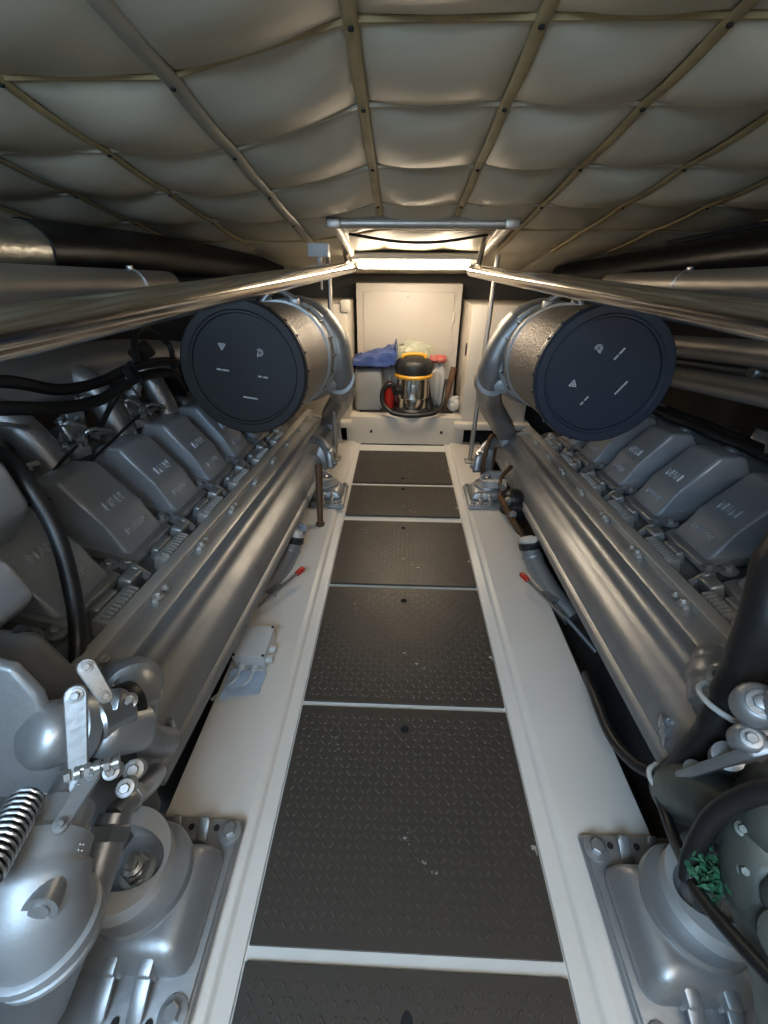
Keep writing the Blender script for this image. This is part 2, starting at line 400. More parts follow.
for side, _ in SIDES:
    f = EF(side); sn = SN[side]
    base = f((.95, 1.45, -1.0))
    lab = ('silver marine engine on the left girder with black hoses over its valley' if side < 0 else
           'silver marine engine on the right girder with a thick black cable bundle')
    en = thing('marine_engine', lab, 'engine', base, 'pair of marine engines either side of the walkway')
    # crankcase + inner bank deck
    mb = MB(); mb.prism([(.60, -.98), (.56, -.86), (.60, -.73), (.70, -.66), (.752, -.628), (1.05, -.575), (1.06, -.60), (1.10, -.60), (1.35, -.575), (1.44, -.66), (1.52, -.90), (1.30, -1.10), (.85, -1.12)], .42 if side < 0 else .55, 2.42, .006, 2)
    build('engine_block', mb, block_m, en, f)
    # exhaust manifold casing
    P0 = [(.645, -.628), (.604, -.640), (.598, -.646), (.590, -.647), (.580, -.640), (.570, -.638), (.558, -.641), (.548, -.649), (.543, -.659), (.543, -.668), (.538, -.677), (.522, -.686), (.506, -.695), (.492, -.709), (.483, -.727), (.480, -.745), (.478, -.757), (.470, -.762), (.464, -.769), (.462, -.778), (.468, -.788), (.485, -.79), (.60, -.79), (.66, -.70)]
    a0 = .43 if side < 0 else .50
    mb = MB(); mb.prism(P0, a0, 2.42, 0)
    mn = build('exhaust_manifold', mb, silver, en, f, ang=32)
    # rounded end cover at the near end + end flange at far end
    mb = MB()
    mb.prism([(.535, -.69), (.55, -.66), (.60, -.64), (.66, -.645), (.68, -.69), (.66, -.76), (.58, -.775)], a0-.035, a0+.02, .012, 3)
    for q in ((.553, -.675), (.62, -.655), (.662, -.70), (.60, -.755)): mb.bolt((q[0], a0-.034, q[1]), (0, -1, 0), .008, .012)
    build('end_cover', mb, silver, mn, f)
    mb = MB(); mb.prism([(.455, -.795), (.465, -.70), (.53, -.655), (.66, -.61), (.68, -.70), (.60, -.80)], 2.40, 2.425, .006, 2)
    build('end_flange', mb, silver, mn, f)
    mb = MB()
    for k in range(3): mb.box((.4815, a0+.05+k*.012, -.75+.014*k), (.012, .012, .03), None, .002)
    build('label_plate', mb, steel, mn, f)
    # rail
    mb = MB(); mb.prism([(.640, -.640), (.640, -.612), (.6435, -.609), (.668, -.604), (.672, -.607), (.672, -.64)], a0+.03, 2.46, 0)
    build('fuel_rail', mb, rail_m, en, f)
    for k in range(9):
        a = a0+.10+k*.225
        mb = MB(); mb.box((.629, a, -.627), (.016, .030, .012), None, .003); mb.bolt((.628, a, -.623), (-.2, 0, 1), .0075, .014); mb.bolt((.630, a+.035, -.626), (-.2, 0, 1), .0055, .011)
        build('rail_clamp', mb, rail_m, en, f)
    # ribbed port blocks
    for k in range(6):
        ac = COV[side][k]
        mb = MB(); mb.box((.700, ac-.02, -.632), (.040, .125, .05), Euler((0, -.25, 0)), .006)
        for j in range(9): mb.box((.684, ac-.072+j*.0125, -.603), (.022, .005, .012), Euler((0, -.25, 0)), .001)
        build('port_block', mb, rail_m, en, f)
        mb = MB(); mb.box((.728, ac+.075, -.62), (.036, .055, .055), Euler((0, -.35, 0)), .008, 3); mb.box((.735, ac-.015, -.622), (.022, .075, .045), Euler((0, -.35, 0)), .007, 3); mb.tube(spl([(.705, ac+.11, -.63), (.725, ac+.10, -.598), (.75, ac+.115, -.61)]), .011, 10)
        build('port_elbow', mb, silver, en, f)
        for dd in (.118, .142):
            mb = MB(); mb.bolt((.765+.03*(dd > .13), ac-dd, -.612+.012*(dd > .13)), (-.25, 0, 1), .0125, .020)
            build('head_bolt', mb, silver_d, en, f)
        valve_cover(en, side, ac, f)
        if k < 5 or side > 0: valve_cover(en, side, ac+.06, f, True)
        mb = MB(); mb.box((1.0, ac-.125, -.55), (.10, .02, .05), None, .006); mb.tube(spl([(.90, ac-.12, -.55), (.96, ac-.12, -.50), (1.03, ac-.11, -.49), (1.06, ac-.10, -.54)]), .006, 8)
        build('injector_pipe', mb, steel, en, f)
        mb = MB(); mb.lathe([(.020, 0), (.020, .03), (.014, .034), (.014, .05), (.009, .055), (.009, .075)], (1.05, ac+.04, -.545), (-.3, 0, 1), 12)
        mb.box((1.05, ac+.02, -.50), (.035, .045, .03), Euler((0, .4, .3)), .004)
        build('injector', mb, steel, en, f)
    # charge air pipe above the valley
    mb = MB(); mb.tube([(1.10, .66, -.46), (1.10, 2.30, -.46)], .055, 20)
    for k in range(6):
        ac = COV[side][k]; mb.tube(spl([(1.10, ac+.04, -.43), (1.06, ac+.05, -.40), (1.02, ac+.05, -.43), (.99, ac+.05, -.50)], 5), .026, 12)
    build('charge_air_pipe', mb, silver_d, en, f)
    # oil sump sides below
    mb = MB(); mb.prism([(.66, -.98), (.66, -1.25), (.80, -1.34), (1.25, -1.34), (1.42, -1.20), (1.40, -1.0)], .6, 2.2, .02, 3)
    build('oil_sump', mb, block_m, en, f)

# --- left engine valley dressing and near end
f = EF(-1); enL = [o for o in COL.objects if o.name == 'marine_engine'][0]; enR = [o for o in COL.objects if o.name.startswith('marine_engine.')][0]
mb = MB(); mb.tube(spl([(1.35, .55, -.29), (1.25, .9, -.26), (1.18, 1.25, -.22), (1.16, 1.6, -.22), (1.1, 1.9, -.25)]), [.095, .075], 22)
mb.tube(spl([(1.25, .95, -.26), (1.15, 1.0, -.25), (1.08, 1.02, -.32), (1.04, 1.03, -.42)]), .045, 16)
mb.tube(spl([(1.2, 1.28, -.22), (1.1, 1.3, -.23), (1.05, 1.31, -.32), (1.02, 1.31, -.42)]), .045, 16)
mb.tube(spl([(1.18, 1.6, -.22), (1.1, 1.6, -.23), (1.05, 1.6, -.32), (1.02, 1.6, -.42)]), .045, 16)
build('intake_plenum', mb, silver, enL, f)
for a in (.86, 1.12, 1.4):
    mb = MB(); mb.box((1.05, a, -.345), (.09, .07, .05), Euler((.1, .3, .2)), .008, 3)
    mb.box((1.0, a+.02, -.36), (.02, .10, .012), Euler((0, .3, .5)), .002); mb.tube(spl([(1.06, a-.05, -.40), (1.02, a-.02, -.31), (.98, a+.03, -.37)]), .007, 8)
    mb.bolt((1.06, a, -.318), (-.2, 0, 1), .009, .016); mb.bolt((1.03, a+.025, -.322), (-.2, 0, 1), .009, .016)
    build('pump_bracket', mb, steel, enL, f)
rr = random.Random(21)
for k in range(9):
    a = .78+k*.10; m0 = 1.0+.07*(k % 3); z = -.385+.035*((k*2) % 3)
    mb = MB(); mb.box((m0, a, z), (.045, .055, .035), Euler((rr.uniform(-.3, .3), rr.uniform(-.2, .5), rr.uniform(-.5, .5))), .007, 3)
    mb.lathe([(.016, 0), (.016, .025), (.010, .028), (.010, .045), (0, .047)], (m0-.01, a+.01, z+.012), (-.35, rr.uniform(-.3, .3), 1), 14)
    mb.bolt((m0+.015, a-.022, z+.018), (-.2, 0, 1), .007, .012)
    build('fuel_fitting', mb, (steel, silver, silver_d)[k % 3], enL, f)
    mb = MB(); q = Vector((m0, a, z)); mb.tube(spl([q+Vector((-.01, .0, .03)), q+Vector((-.04, .03, .055)), q+Vector((-.05, .09, .03)), q+Vector((.0, .12, .02))]), .0055, 8); build('fuel_pipe', mb, steel if k % 2 else silver, enL, f)
# near left intercooler housing
f = EFN(-1)
mb = MB(); mb.prism([(.74, -.345), (.757, -.26), (.82, -.20), (1.15, -.20), (1.15, -.42), (.80, -.42)], .30, .655, .022, 4)
build('intercooler_housing', mb, cover_m, enL, f, ang=50)
mb = MB(); mb.prism([(.655, -.445), (.68, -.375), (.74, -.345), (.95, -.36), (.95, -.50), (.70, -.485)], .25, .525, .020, 4)
build('intercooler_cover', mb, cover_m, enL, f, ang=50)
# thermostat end: flange plate, domes, outlet, levers
mb = MB(); mb.prism([(.505, -.635), (.50, -.58), (.52, -.475), (.545, -.43), (.66, -.40), (.70, -.62)], 0, 0, .006, 3, e0=[.305, .32, .348, .352, .352, .29], e1=[.322, .337, .365, .369, .369, .31])
build('thermostat_flange', mb, silver_d, enL, f)
mb = MB(); mb.lathe([(.044, -.03), (.044, .012), (.041, .026), (.031, .036), (0, .040)], (.512, .345, -.540), (.35, -.70, .6), 28); mb.lathe([(.050, -.03), (.050, -.012), (.046, -.008)], (.512, .345, -.540), (.35, -.70, .6), 28); build('thermostat_dome', mb, silver, enL, f)
mb = MB(); mb.lathe([(.034, -.05), (.034, .006), (.028, .020), (.016, .027), (0, .029)], (.468, .375, -.580), (.4, -.65, .6), 26); build('water_pump_cap', mb, silver, enL, f)
mb = MB(); mb.tube(spl([(.60, .50, -.655), (.545, .495, -.625), (.505, .48, -.60), (.485, .455, -.60), (.48, .43, -.63)]), [.035, .045, .046, .040, .034], 20); mb.ball((.515, .47, -.588), .030); mb.bolt((.50, .43, -.562), (.3, -.7, .6), .008, .014)
mb.tube(spl([(.49, .44, -.66), (.475, .445, -.70), (.47, .47, -.74)]), .026, 14); build('water_outlet', mb, silver, enL, f)
mb = MB(); mb.lathe([(.036, -.014), (.0375, -.012), (.0375, .012), (.036, .014)], (.475, .420, -.580), (-.35, .80, -.35), 24); build('black_hose_sleeve', mb, black_r, enL, f)
mb = MB(); mb.lathe([(.031, -.030), (.035, -.026), (.035, .016), (.031, .02)], (.472, .392, -.562), (-.35, .80, -.35), 24); mb.box((.462, .392, -.527), (.03, .03, .006), Euler((.7, .2, 0)), .002); mb.bolt((.448, .405, -.545), (-.4, -.4, .8), .007, .012); build('hose_clamp', mb, steel, enL, f)
def link(p, q, w, th, parent, xf, m=silver, name='control_lever'):
    p, q = Vector(p), Vector(q); u = (q-p).normalized(); L = (q-p).length; mb = MB()
    pr = [(w*math.cos(a), w*math.sin(a)) for a in [PI/2+PI*k/6 for k in range(7)]]+[(L+w*.8*math.cos(a), w*.8*math.sin(a)) for a in [-PI/2+PI*k/6 for k in range(7)]]
    nrm = Vector((-.4, -.4, .8)); v = nrm.cross(u)
    mb.plate(pr, p, u, v, th, .0015, 1)
    n2 = u.cross(v).normalized(); n2 = n2 if n2.z > 0 else -n2
    for c in (p, q): mb.bolt(c+n2*th/2, n2, w*.42, .007)
    return build(name, mb, m, parent, xf)
for_lever = silver_d
link((.445, .334, -.445), (.425, .276, -.532), .0125, .008, enL, f, for_lever)
link((.415, .286, -.528), (.415, .232, -.535), .0105, .008, enL, f, for_lever)
link((.48, .392, -.462), (.452, .376, -.500), .012, .008, enL, f, for_lever)
mb = MB()
for k in range(6): mb.lathe([(.0085, 0), (.0085, .006)], Vector((.402, .296, -.522))+Vector((.022, -.012, .003))*(k*.4-.6), (.85, -.5, .1), 6 if k % 2 else 14)
mb.tube([(.395, .30, -.525), (.43, .283, -.515)], .005, 10); build('threaded_rod', mb, steel, enL, f)
for q, r in (((.425, .318, -.575), .011), ((.43, .33, -.635), .013), ((.45, .37, -.660), .016)):
    mb = MB(); mb.lathe([(r, -.03), (r, .0), (r*.8, .004)], q, (-.35, -.5, .75), 14); mb.bolt(Vector(q), (-.35, -.5, .75), r*.55, .012); build('union_nut', mb, silver, enL, f)
mb = MB(); pts = []
A_, B_ = Vector((.452, .180, -.525)), Vector((.485, .262, -.545)); axv = (B_-A_)
for k in range(13*12+1):
    q = k/12; a = 2*PI*q; u, w, ax = basis(axv); pts.append(A_+axv*(q/13*1.1-.1)+(u*math.cos(a)+w*math.sin(a))*.019)
mb.tube(pts, .0019, 6); build('coil_spring', mb, steel, enL, f)
mb = MB(); mb.tube([A_-axv*.15, B_], .0165, 16); build('hose_core', mb, black_r, enL, f)
# sea water elbow: dome that turns down into a ringed hose
mb = MB(); pts = spl([(.480, .315, -.596), (.465, .270, -.593), (.453, .226, -.600), (.443, .197, -.620), (.440, .187, -.650), (.440, .185, -.68)], 7)
mb.tube(pts, [.026, .036, .046, .051, .052, .052, .052], 30)
mb.lathe([(.0525, -.004), (.0575, -.001), (.0585, .008), (.0545, .013)], (.440, .186, -.655), (0, -.06, -1), 34); mb.lathe([(.053, 0), (.0555, .002), (.0555, .008), (.053, .01)], (.440, .185, -.674), (0, -.06, -1), 34)
el = build('seawater_elbow', mb, silver_s, enL, f)
mb = MB(); mb.tube([(.436, .262, -.604), (.410, .176, -.584)], [.012, .0175], 18); mb.lathe([(.010, 0), (.010, .002), (.005, .003), (0, .003)], (.4099, .1757, -.5839), (-.026, -.086, .02), 12); build('drain_boss', mb, silver, el, f)
mb = MB(); mb.tube([(.440, .185, -.67), (.475, .15, -.76), (.56, .10, -.90)], [.051, .050, .047], 28); build('seawater_hose', mb, block_m, enL, f)
tmk = MB()
for k in range(13):
    for j in range(2): tmk.ball((.4085+.0012*k-.004*j, .236-.0035*k, -.580-.0056*k-.0005*j*k), .0014, n=6)
build('raised_mark', tmk, rail_m, el, f)
mb = MB(); mb.tube([(.448, .222, -.735), (.455, .302, -.70)], [.027, .025], 20); build('drain_pipe', mb, silver, enL, f)
mb = MB(); mb.lathe([(.029, -.012), (.029, .006), (.024, .010)], (.454, .302, -.70), (.1, .9, .4), 6); mb.lathe([(.024, .008), (.024, .022)], (.454, .302, -.70), (.1, .9, .4), 18); mb.tube(spl([(.456, .32, -.692), (.452, .348, -.70), (.458, .39, -.735), (.475, .43, -.77)]), .017, 14); mb.lathe([(.021, -.008), (.021, .008)], (.453, .352, -.703), (.2, .7, -.5), 6); build('pipe_union', mb, steel, enL, f)
mb = MB(); mb.prism([(.50, -.92), (.50, -.66), (.60, -.45), (.95, -.45), (1.1, -.8), (.9, -1.0)], .33, .46, .03, 3); build('gear_case', mb, block_m, enL, f)

# --- right engine near end
f = EFN(1)
mb = MB(); mb.prism([(.52, -.95), (.52, -.74), (.58, -.64), (.70, -.56), (1.0, -.5), (1.15, -.8), (.9, -1.0)], .36, .58, .03, 3); build('gear_case', mb, block_m, enR, f)
mb = MB(); mb.tube(spl([(.64, .70, -.66), (.605, .66, -.650), (.575, .615, -.645), (.56, .585, -.655), (.56, .56, -.68)]), [.030, .042, .046, .042, .036], 20); mb.ball((.585, .655, -.632), .026); mb.ball((.57, .60, -.612), .024); build('water_outlet', mb, silver, enR, f)
mb = MB(); mb.lathe([(.017, -.02), (.019, .006), (.012, .008), (.012, -.004), (0, -.004)], (.553, .587, -.605), (-.45, -.5, .75), 18); build('sensor_port', mb, steel, enR, f)
mb = MB(); mb.tube(spl([(.56, .55, -.87), (.505, .50, -.82), (.475, .45, -.74), (.475, .40, -.685), (.49, .34, -.67), (.51, .27, -.70)]), .050, 24); build('coolant_pipe', mb, greenish, enR, f)
mb = MB(); mb.plate([(-.012, -.028), (.16, -.022), (.18, .0), (.16, .030), (.05, .036), (-.008, .010)], (.458, .452, -.685), (.04, -.36, .93), (.9, .1, .3), .016, .005, 2)
mb.bolt((.452, .448, -.672), (-.5, -.3, .7), .009, .012); mb.lathe([(.022, -.04), (.020, .01), (.012, .012), (0, .012)], (.462, .425, -.60), (-.45, -.4, .75), 18); build('lifting_bracket', mb, silver_d, enR, f)
for q, r in (((.452, .417, -.475), .026), ((.452, .405, -.530), .019), ((.47, .39, -.45), .030)):
    mb = MB(); mb.lathe([(r*1.1, -.03), (r*1.1, 0), (r*.95, .008), (r*.7, .012), (0, .014)], q, (-.4, -.45, .75), 20); mb.bolt(Vector(q)+Vector((-.006, -.007, .010)), (-.4, -.45, .75), r*.38, .010); build('pump_cap', mb, silver_d, enR, f)
mb = MB(); mb.tube(spl([(.52, .40, -.62), (.475, .35, -.635), (.458, .305, -.665), (.457, .255, -.70), (.465, .21, -.75), (.48, .17, -.84)]), [.04, .048, .050, .048, .046, .046], 24); mb.ball((.47, .335, -.60), .045); mb.ball((.445, .262, -.632), .032); mb.lathe([(.03, -.02), (.03, .01), (.02, .016), (0, .017)], (.428, .235, -.650), (-.5, -.4, .7), 20)
for q in ((.42, .30, -.645), (.43, .335, -.617)): mb.bolt(q, (-.5, -.4, .7), .0055, .010)
build('seawater_pump', mb, greenish, enR, f)

# ================================================================== AIR FILTERS AND TURBOS
FIL = {-1: (Vector((-.525, 1.32, .710)), .203, .42), 1: (Vector((.575, 1.268, .717)), .199, .47)}
def marks(side, o, u, v, n, parent):
    mb = [None]
    def seg(a, b, w=.0022):
        a, b = Vector((*a, 0)), Vector((*b, 0)); d = (b-a).normalized(); q = Vector((-d.y, d.x, 0))*w/2
        P = [a-q, b-q, b+q, a+q]; mb[0].hull8([o+u*p.x+v*p.y-n*.0005 for p in P]+[o+u*p.x+v*p.y+n*.001 for p in P])
    def dashes(c, ang, L, gaps):
        d = Vector((math.cos(ang), math.sin(ang), 0)); nn = 0; x = -L/2
        while x < L/2:
            w = .0035 if nn % 4 else .002
            if nn not in gaps: seg((c[0]+d.x*x, c[1]+d.y*x), (c[0]+d.x*(x+w), c[1]+d.y*(x+w)), .0052)
            x += w+.0009; nn += 1
    def rot(p, a): return (p[0]*math.cos(a)-p[1]*math.sin(a), p[0]*math.sin(a)+p[1]*math.cos(a))
    R0 = -.13 if side < 0 else .95
    def tri(c, a):
        P = [rot((.012*math.cos(PI/2+2*PI*k/3+PI), .012*math.sin(PI/2+2*PI*k/3+PI)), a) for k in range(3)]
        for k in range(3):
            p, q = P[k], P[(k+1) % 3]; seg((c[0]+p[0], c[1]+p[1]), (c[0]+q[0], c[1]+q[1]), .0028)
            seg((c[0]+p[0]*.35, c[1]+p[1]*.35), (c[0]+q[0]*.35, c[1]+q[1]*.35), .002)
    def whirl(c, a):
        pts = [rot((r*math.cos(t), r*math.sin(t)), a) for r, t in [(.010, -2.0+.5*k) for k in range(10)]]
        for p, q in zip(pts, pts[1:]): seg((c[0]+p[0], c[1]+p[1]), (c[0]+q[0], c[1]+q[1]), .0025)
        pts = [rot((.005*math.cos(.6*k), .005*math.sin(.6*k)), a) for k in range(11)]
        for p, q in zip(pts, pts[1:]): seg((c[0]+p[0], c[1]+p[1]), (c[0]+q[0], c[1]+q[1]), .002)
        p = rot((-.006, -.014), a); q = rot((-.006, -.003), a); seg((c[0]+p[0], c[1]+p[1]), (c[0]+q[0], c[1]+q[1]), .003)
    C = MARK[side]
    for nm, fn in (('printed_symbol', lambda: tri(C[0], R0)), ('printed_symbol', lambda: whirl(C[1], R0)), ('printed_line', lambda: dashes(C[2], R0, .036, (4,))), ('printed_line', lambda: dashes(C[3], R0, .032, (3,))), ('printed_line', lambda: dashes(C[4], R0, .046, ()))):
        mb[0] = MB(); fn(); build(nm, mb[0], mark_m, parent)
MARK = {-1: [(-.060, .070), (.058, .052), (-.070, -.001), (.060, -.021), (.009, -.087)],
        1: [(-.082, -.024), (-.030, .077), (.031, .062), (-.038, -.072), (.060, -.033)]}
for side, _ in SIDES:
    fc, r, L = FIL[side]; ax = EE
    lab = ('cylindrical air filter with a black end cap above the left engine' if side < 0 else 'cylindrical air filter with a navy blue end cap above the right engine')
    t = thing('air_filter', lab, 'air filter', fc+ax*(L/2)-Vector((0, 0, r)), 'air filters on the engine turbochargers')
    mb = MB(); prof = [(.0, .0105), (r*.80, .0105), (r*.812, .004), (r*.84, .004), (r*.86, 0), (r*.97, 0), (r*1.0, .006), (r*1.012, .022), (r*1.0, .028), (r*.9, .03), (0, .03)]
    mb.lathe(prof, fc, ax, 64)
    cp = build('end_cap', mb, cap_k if side < 0 else cap_b, t, ang=30)
    for k in range(24):
        mb = MB(); u, w, _a = basis(ax); a = 2*PI*k/24; d = u*math.cos(a)+w*math.sin(a); mb.box(fc+ax*.024+d*r*1.008, (.008, .012, .006), Matrix((d.cross(ax), ax, d)).transposed(), .001)
        build('clip', mb, cap_k if side < 0 else cap_b, cp)
    mb = MB(); mb.lathe([(r*.965, .026), (r*.965, L-.02), (r*.9, L-.01), (0, L-.01)], fc, ax, 64); build('filter_mesh', mb, fmesh, t)
    mb = MB()
    mb.lathe([(r*.95, .028), (r*1.0, .028), (r*1.0, .036), (r*.95, .036)], fc, ax, 64, True); build('end_band', mb, steel, t); mb = MB()
    mb.lathe([(r*.95, L-.022), (r*1.005, L-.022), (r*1.005, L-.004), (r*.95, L)], fc, ax, 64, True); build('end_band', mb, steel, t)
    n = -ax; u = Vector((1, 0, 0)); u = (u-n*u.dot(n)).normalized(); v = n.cross(u)
    if v.z < 0: v = -v
    marks(side, fc+n*-.0098, u, v, n, cp)
    # turbocharger
    lab = ('ribbed grey turbocharger housing behind the black capped left air filter' if side < 0 else 'ribbed grey turbocharger housing behind the navy capped right air filter')
    tb = thing('turbocharger', lab, 'turbocharger', fc+ax*(L+.2)-Vector((0, 0, r*.9)), 'turbochargers at the far end of the engines')
    o = fc+ax*(L+.002); inn = Vector((-side, 0, 0))
    mb = MB(); mb.lathe([(0, 0), (r*.95, 0), (r*1.0, .008), (r*1.0, .02), (r*.93, .026), (r*.90, .06), (r*.97, .10), (r*1.04, .105), (r*1.04, .125), (r*.8, .132), (0, .132)], o, ax, 48)
    u, w, _a = basis(ax)
    for k in range(18):
        a = 2*PI*k/18; d = u*math.cos(a)+w*math.sin(a); rb = MB(); rb.box(o+ax*.062+d*r*.935, (.006, .074, .034), Matrix((d.cross(ax), ax, d)).transposed(), .001); build('groove_shade_bar', rb, block_m, tb)  # dark bars stand in for the shaded gaps round the housing
    build('compressor_housing', mb, silver, tb)
    mb = MB(); sv = []; rad = []
    for k in range(30):
        a = 2*PI*k/30; d = u*math.cos(a)+w*math.sin(a); sv.append(o+ax*.20+d*r*.84+inn*.02)
    mb.tube(sv, .054, 16, True); mb.lathe([(r*.7, .12), (r*.7, .20), (0, .2)], o, ax, 40); build('scroll', mb, silver_d, tb)
    b0 = o+ax*.16+inn*r*(1.02 if side < 0 else 1.10)
    mb = MB(); pend = EF(side)((.51, 2.375, -.69))
    mb.tube(spl([o+ax*.16+inn*r*.66+Vector((0, 0, r*.66)), o+ax*.16+inn*r*.95+Vector((0, 0, r*.25)), b0+Vector((0, 0, -.05)), b0+ax*.05+Vector((side*.015, .02, -.16)), (b0+pend)/2+Vector((-side*.03, .08, -.02)), pend+Vector((0, .03, .06)), pend+Vector((0, .03, -.02))], 6), [.054, .056, .060, .062, .060, .056], 20)
    q = b0+Vector((side*.01, .02, -.12)); mb.tube([q+Vector((0, -.02, .012)), q+Vector((0, .05, -.012))], .072, 20)
    for dz in (-.02, -.09): mb.lathe([(.03, 0), (.03, .012), (.014, .014), (.014, .006), (0, .006)], b0+Vector((side*.045, -.03, dz-.04)), (-.2*side, -1, .1), 18)
    build('outlet_elbow', mb, silver_d, tb)
    mb = MB(); mb.lathe([(r*.45, .20), (r*.72, .205), (r*.80, .23), (r*.80, .30), (r*.72, .32), (r*.70, .42), (r*.5, .45), (0, .45)], o, ax, 40)
    build('turbine_blanket', mb, creamlag, tb)
    mb = MB(); mb.lathe([(r*.79, .24), (r*.83, .24), (r*.83, .255), (r*.79, .255)], o, ax, 40, True); mb.lathe([(r*.69, .34), (r*.74, .34), (r*.74, .352), (r*.69, .352)], o, ax, 40, True)
    mb.box(o+ax*.247+inn*r*.84, (.03, .03, .04), None, .004); build('band_clamp', mb, steel, tb)
    mb = MB(); top = o+ax*.06+Vector((0, 0, r*.95)); mb.tube(spl([top+Vector((side*.10, -.02, -.03)), top+Vector((side*.02, 0, .045)), top+Vector((-side*.06, .03, .01))]), .012, 10); mb.box(top+Vector((-side*.05, .02, -.0)), (.04, .03, .035), None, .005); mb.lathe([(.012, 0), (.012, .05)], top+Vector((side*.05, .02, -.03)), (0, 0, 1), 10)
    build('vent_pipe', mb, silver, tb)

# ================================================================== ENGINE MOUNTS
def mount(name, xi, y0, side, k, label, group):
    z0 = .018; W = .205*k; L = .285*k
    P = lambda x, y, z: Vector((side*(xi+x*k), y0+(y-.095)*k, z0+(z-.018)*k))
    t = thing(name, label, 'engine mount', P(.10, .237, .018), group)
    mb = MB(); mb.box(P(.1025, .237, .026), (W, L, .016*k), None, .006*k, 3); mb.box(P(.1025, .237, .038), (W-.010*k, L-.010*k, .010*k), None, .004*k, 2); build('base_plate', mb, silver_d, t)
    mb = MB()
    lo = [(.008, .150), (.215, .150), (.215, .330), (.008, .330)]; hi = [(.040, .172), (.20, .172), (.20, .312), (.040, .312)]
    mb.hull8([P(x, y, .040) for x, y in lo]+[P(x, y, .100) for x, y in hi], .022*k, 5); build('rubber_housing', mb, silver, t, ang=60)
    c = P(.128, .262, .092)
    mb = MB(); mb.lathe([(.080*k, 0), (.080*k, .016*k), (.077*k, .020*k), (.05*k, .022*k), (0, .022*k)], c, (0, 0, 1), 44); build('cap_disc', mb, silver, t)
    # rounded shoe open towards the engine: floor, curved wall
    c2 = P(.152, .268, .112); mb = MB(); N = 24; ro = []; ri = []
    R1 = .074*k
    pr = [(.075*k, R1)]+[(-math.sin(PI*q/N)*R1*.98, math.cos(PI*q/N)*R1) for q in range(N+1)]+[(.075*k, -R1)]
    pi = [(.075*k, R1-.030*k)]+[(-math.sin(PI*q/N)*(R1*.98-.007*k), math.cos(PI*q/N)*(R1-.030*k)) for q in range(N+1)]+[(.075*k, -R1+.030*k)]
    hgt = lambda i: (.030+.020*(1-math.sin(PI*max(0, min(1, (i-1)/N)))))*k
    def ringv(p, zf): return [mb.bm.verts.new(c2+Vector((side*x, y, zf(i)))) for i, (x, y) in enumerate(p)]
    A = ringv(pr, lambda i: 0); B = ringv(pi, lambda i: 0); At = ringv(pr, hgt); Bt = ringv(pi, hgt); M = len(pr)
    for i in range(M-1):
        mb.bm.faces.new((A[i], A[i+1], At[i+1], At[i])); mb.bm.faces.new((B[i+1], B[i], Bt[i], Bt[i+1])); mb.bm.faces.new((At[i], At[i+1], Bt[i+1], Bt[i])); mb.bm.faces.new((A[i+1], A[i], B[i], B[i+1]))
    for i in (0, M-1): mb.bm.faces.new((A[i], At[i], Bt[i], B[i]))
    build('bracket_shoe', mb, silver_l, t, ang=45)
    mb = MB(); mb.plate(pi, c2+Vector((0, 0, .004)), (side, 0, 0), (0, 1, 0), .008*k); build('shoe_floor', mb, silver_d, t)
    s = P(.132, .264, .118); n = Vector((side*-.12, -.1, 1))
    mb = MB(); mb.lathe([(.028*k, 0), (.028*k, .008*k), (.022*k, .010*k)], s, n, 22); mb.lathe([(.021*k, .010*k), (.021*k, .026*k), (.018*k, .029*k)], s, n, 6); mb.lathe([(.016*k, .028*k), (.016*k, .040*k), (.010*k, .042*k), (.010*k, .056*k), (0, .058*k)], s, n, 14); build('stud_nut', mb, steel, t)
    for (x, y) in ((.021, .352), (.024, .122)):
        mb = MB(); mb.bolt(P(x, y, .042), (0, 0, 1), .0125*k, .018*k); build('hold_down_bolt', mb, silver, t)
    for x in (.072, .128):
        mb = MB(); mb.plate([(a*k, b*k) for a, b in ((-.011, 0), (.011, 0), (.011, .036), (.006, .044), (-.006, .044), (-.011, .036))], P(x, .332, .040), (1, 0, 0), (0, .8, .5), .008*k, .003*k, 2); build('cleat', mb, silver_d, t)
        mb = MB(); mb.hull8([P(x+q*.8+.003, y, z) for q, y, z in ((-.014, .152, .046), (.014, .152, .046), (.014, .186, .046), (-.014, .186, .046), (-.014, .150, .082), (.014, .150, .082), (.014, .186, .092), (-.014, .186, .092))], .004*k, 2)
        mb.plate([(a*k, b*k) for a, b in ((-.012, 0), (.012, 0), (.012, .052), (.007, .062), (-.007, .062), (-.012, .052))], P(x+.004, .160, .074), (1, 0, 0), (side*.10, -.8, -.42), .008*k, .003*k, 2); build('cleat', mb, silver, t)
    for (x, y) in ((.050, .358), (.10, .358), (.055, .112), (.105, .112)):
        mb = MB(); mb.lathe([(.0055*k, 0), (.0055*k, .003*k), (0, .003*k)], P(x, y, .0425), (0, 0, 1), 12); build('bolt_hole', mb, dark_m, t)
    return t
GM = 'engine mounts on the white girders'
mount('engine_mount', .322, .095, -1, 1.0, 'large near left engine mount with two cleats and a stud nut', GM)
mount('engine_mount', .345, .095, 1, 1.0, 'large near right engine mount under the black cables', GM)
mount('engine_mount', .276, 1.64, -1, .78, 'small far left engine mount beside the thin rusty post', GM)
mount('engine_mount', .308, 1.66, 1, .78, 'small far right engine mount beside the rusty belt loop', GM)

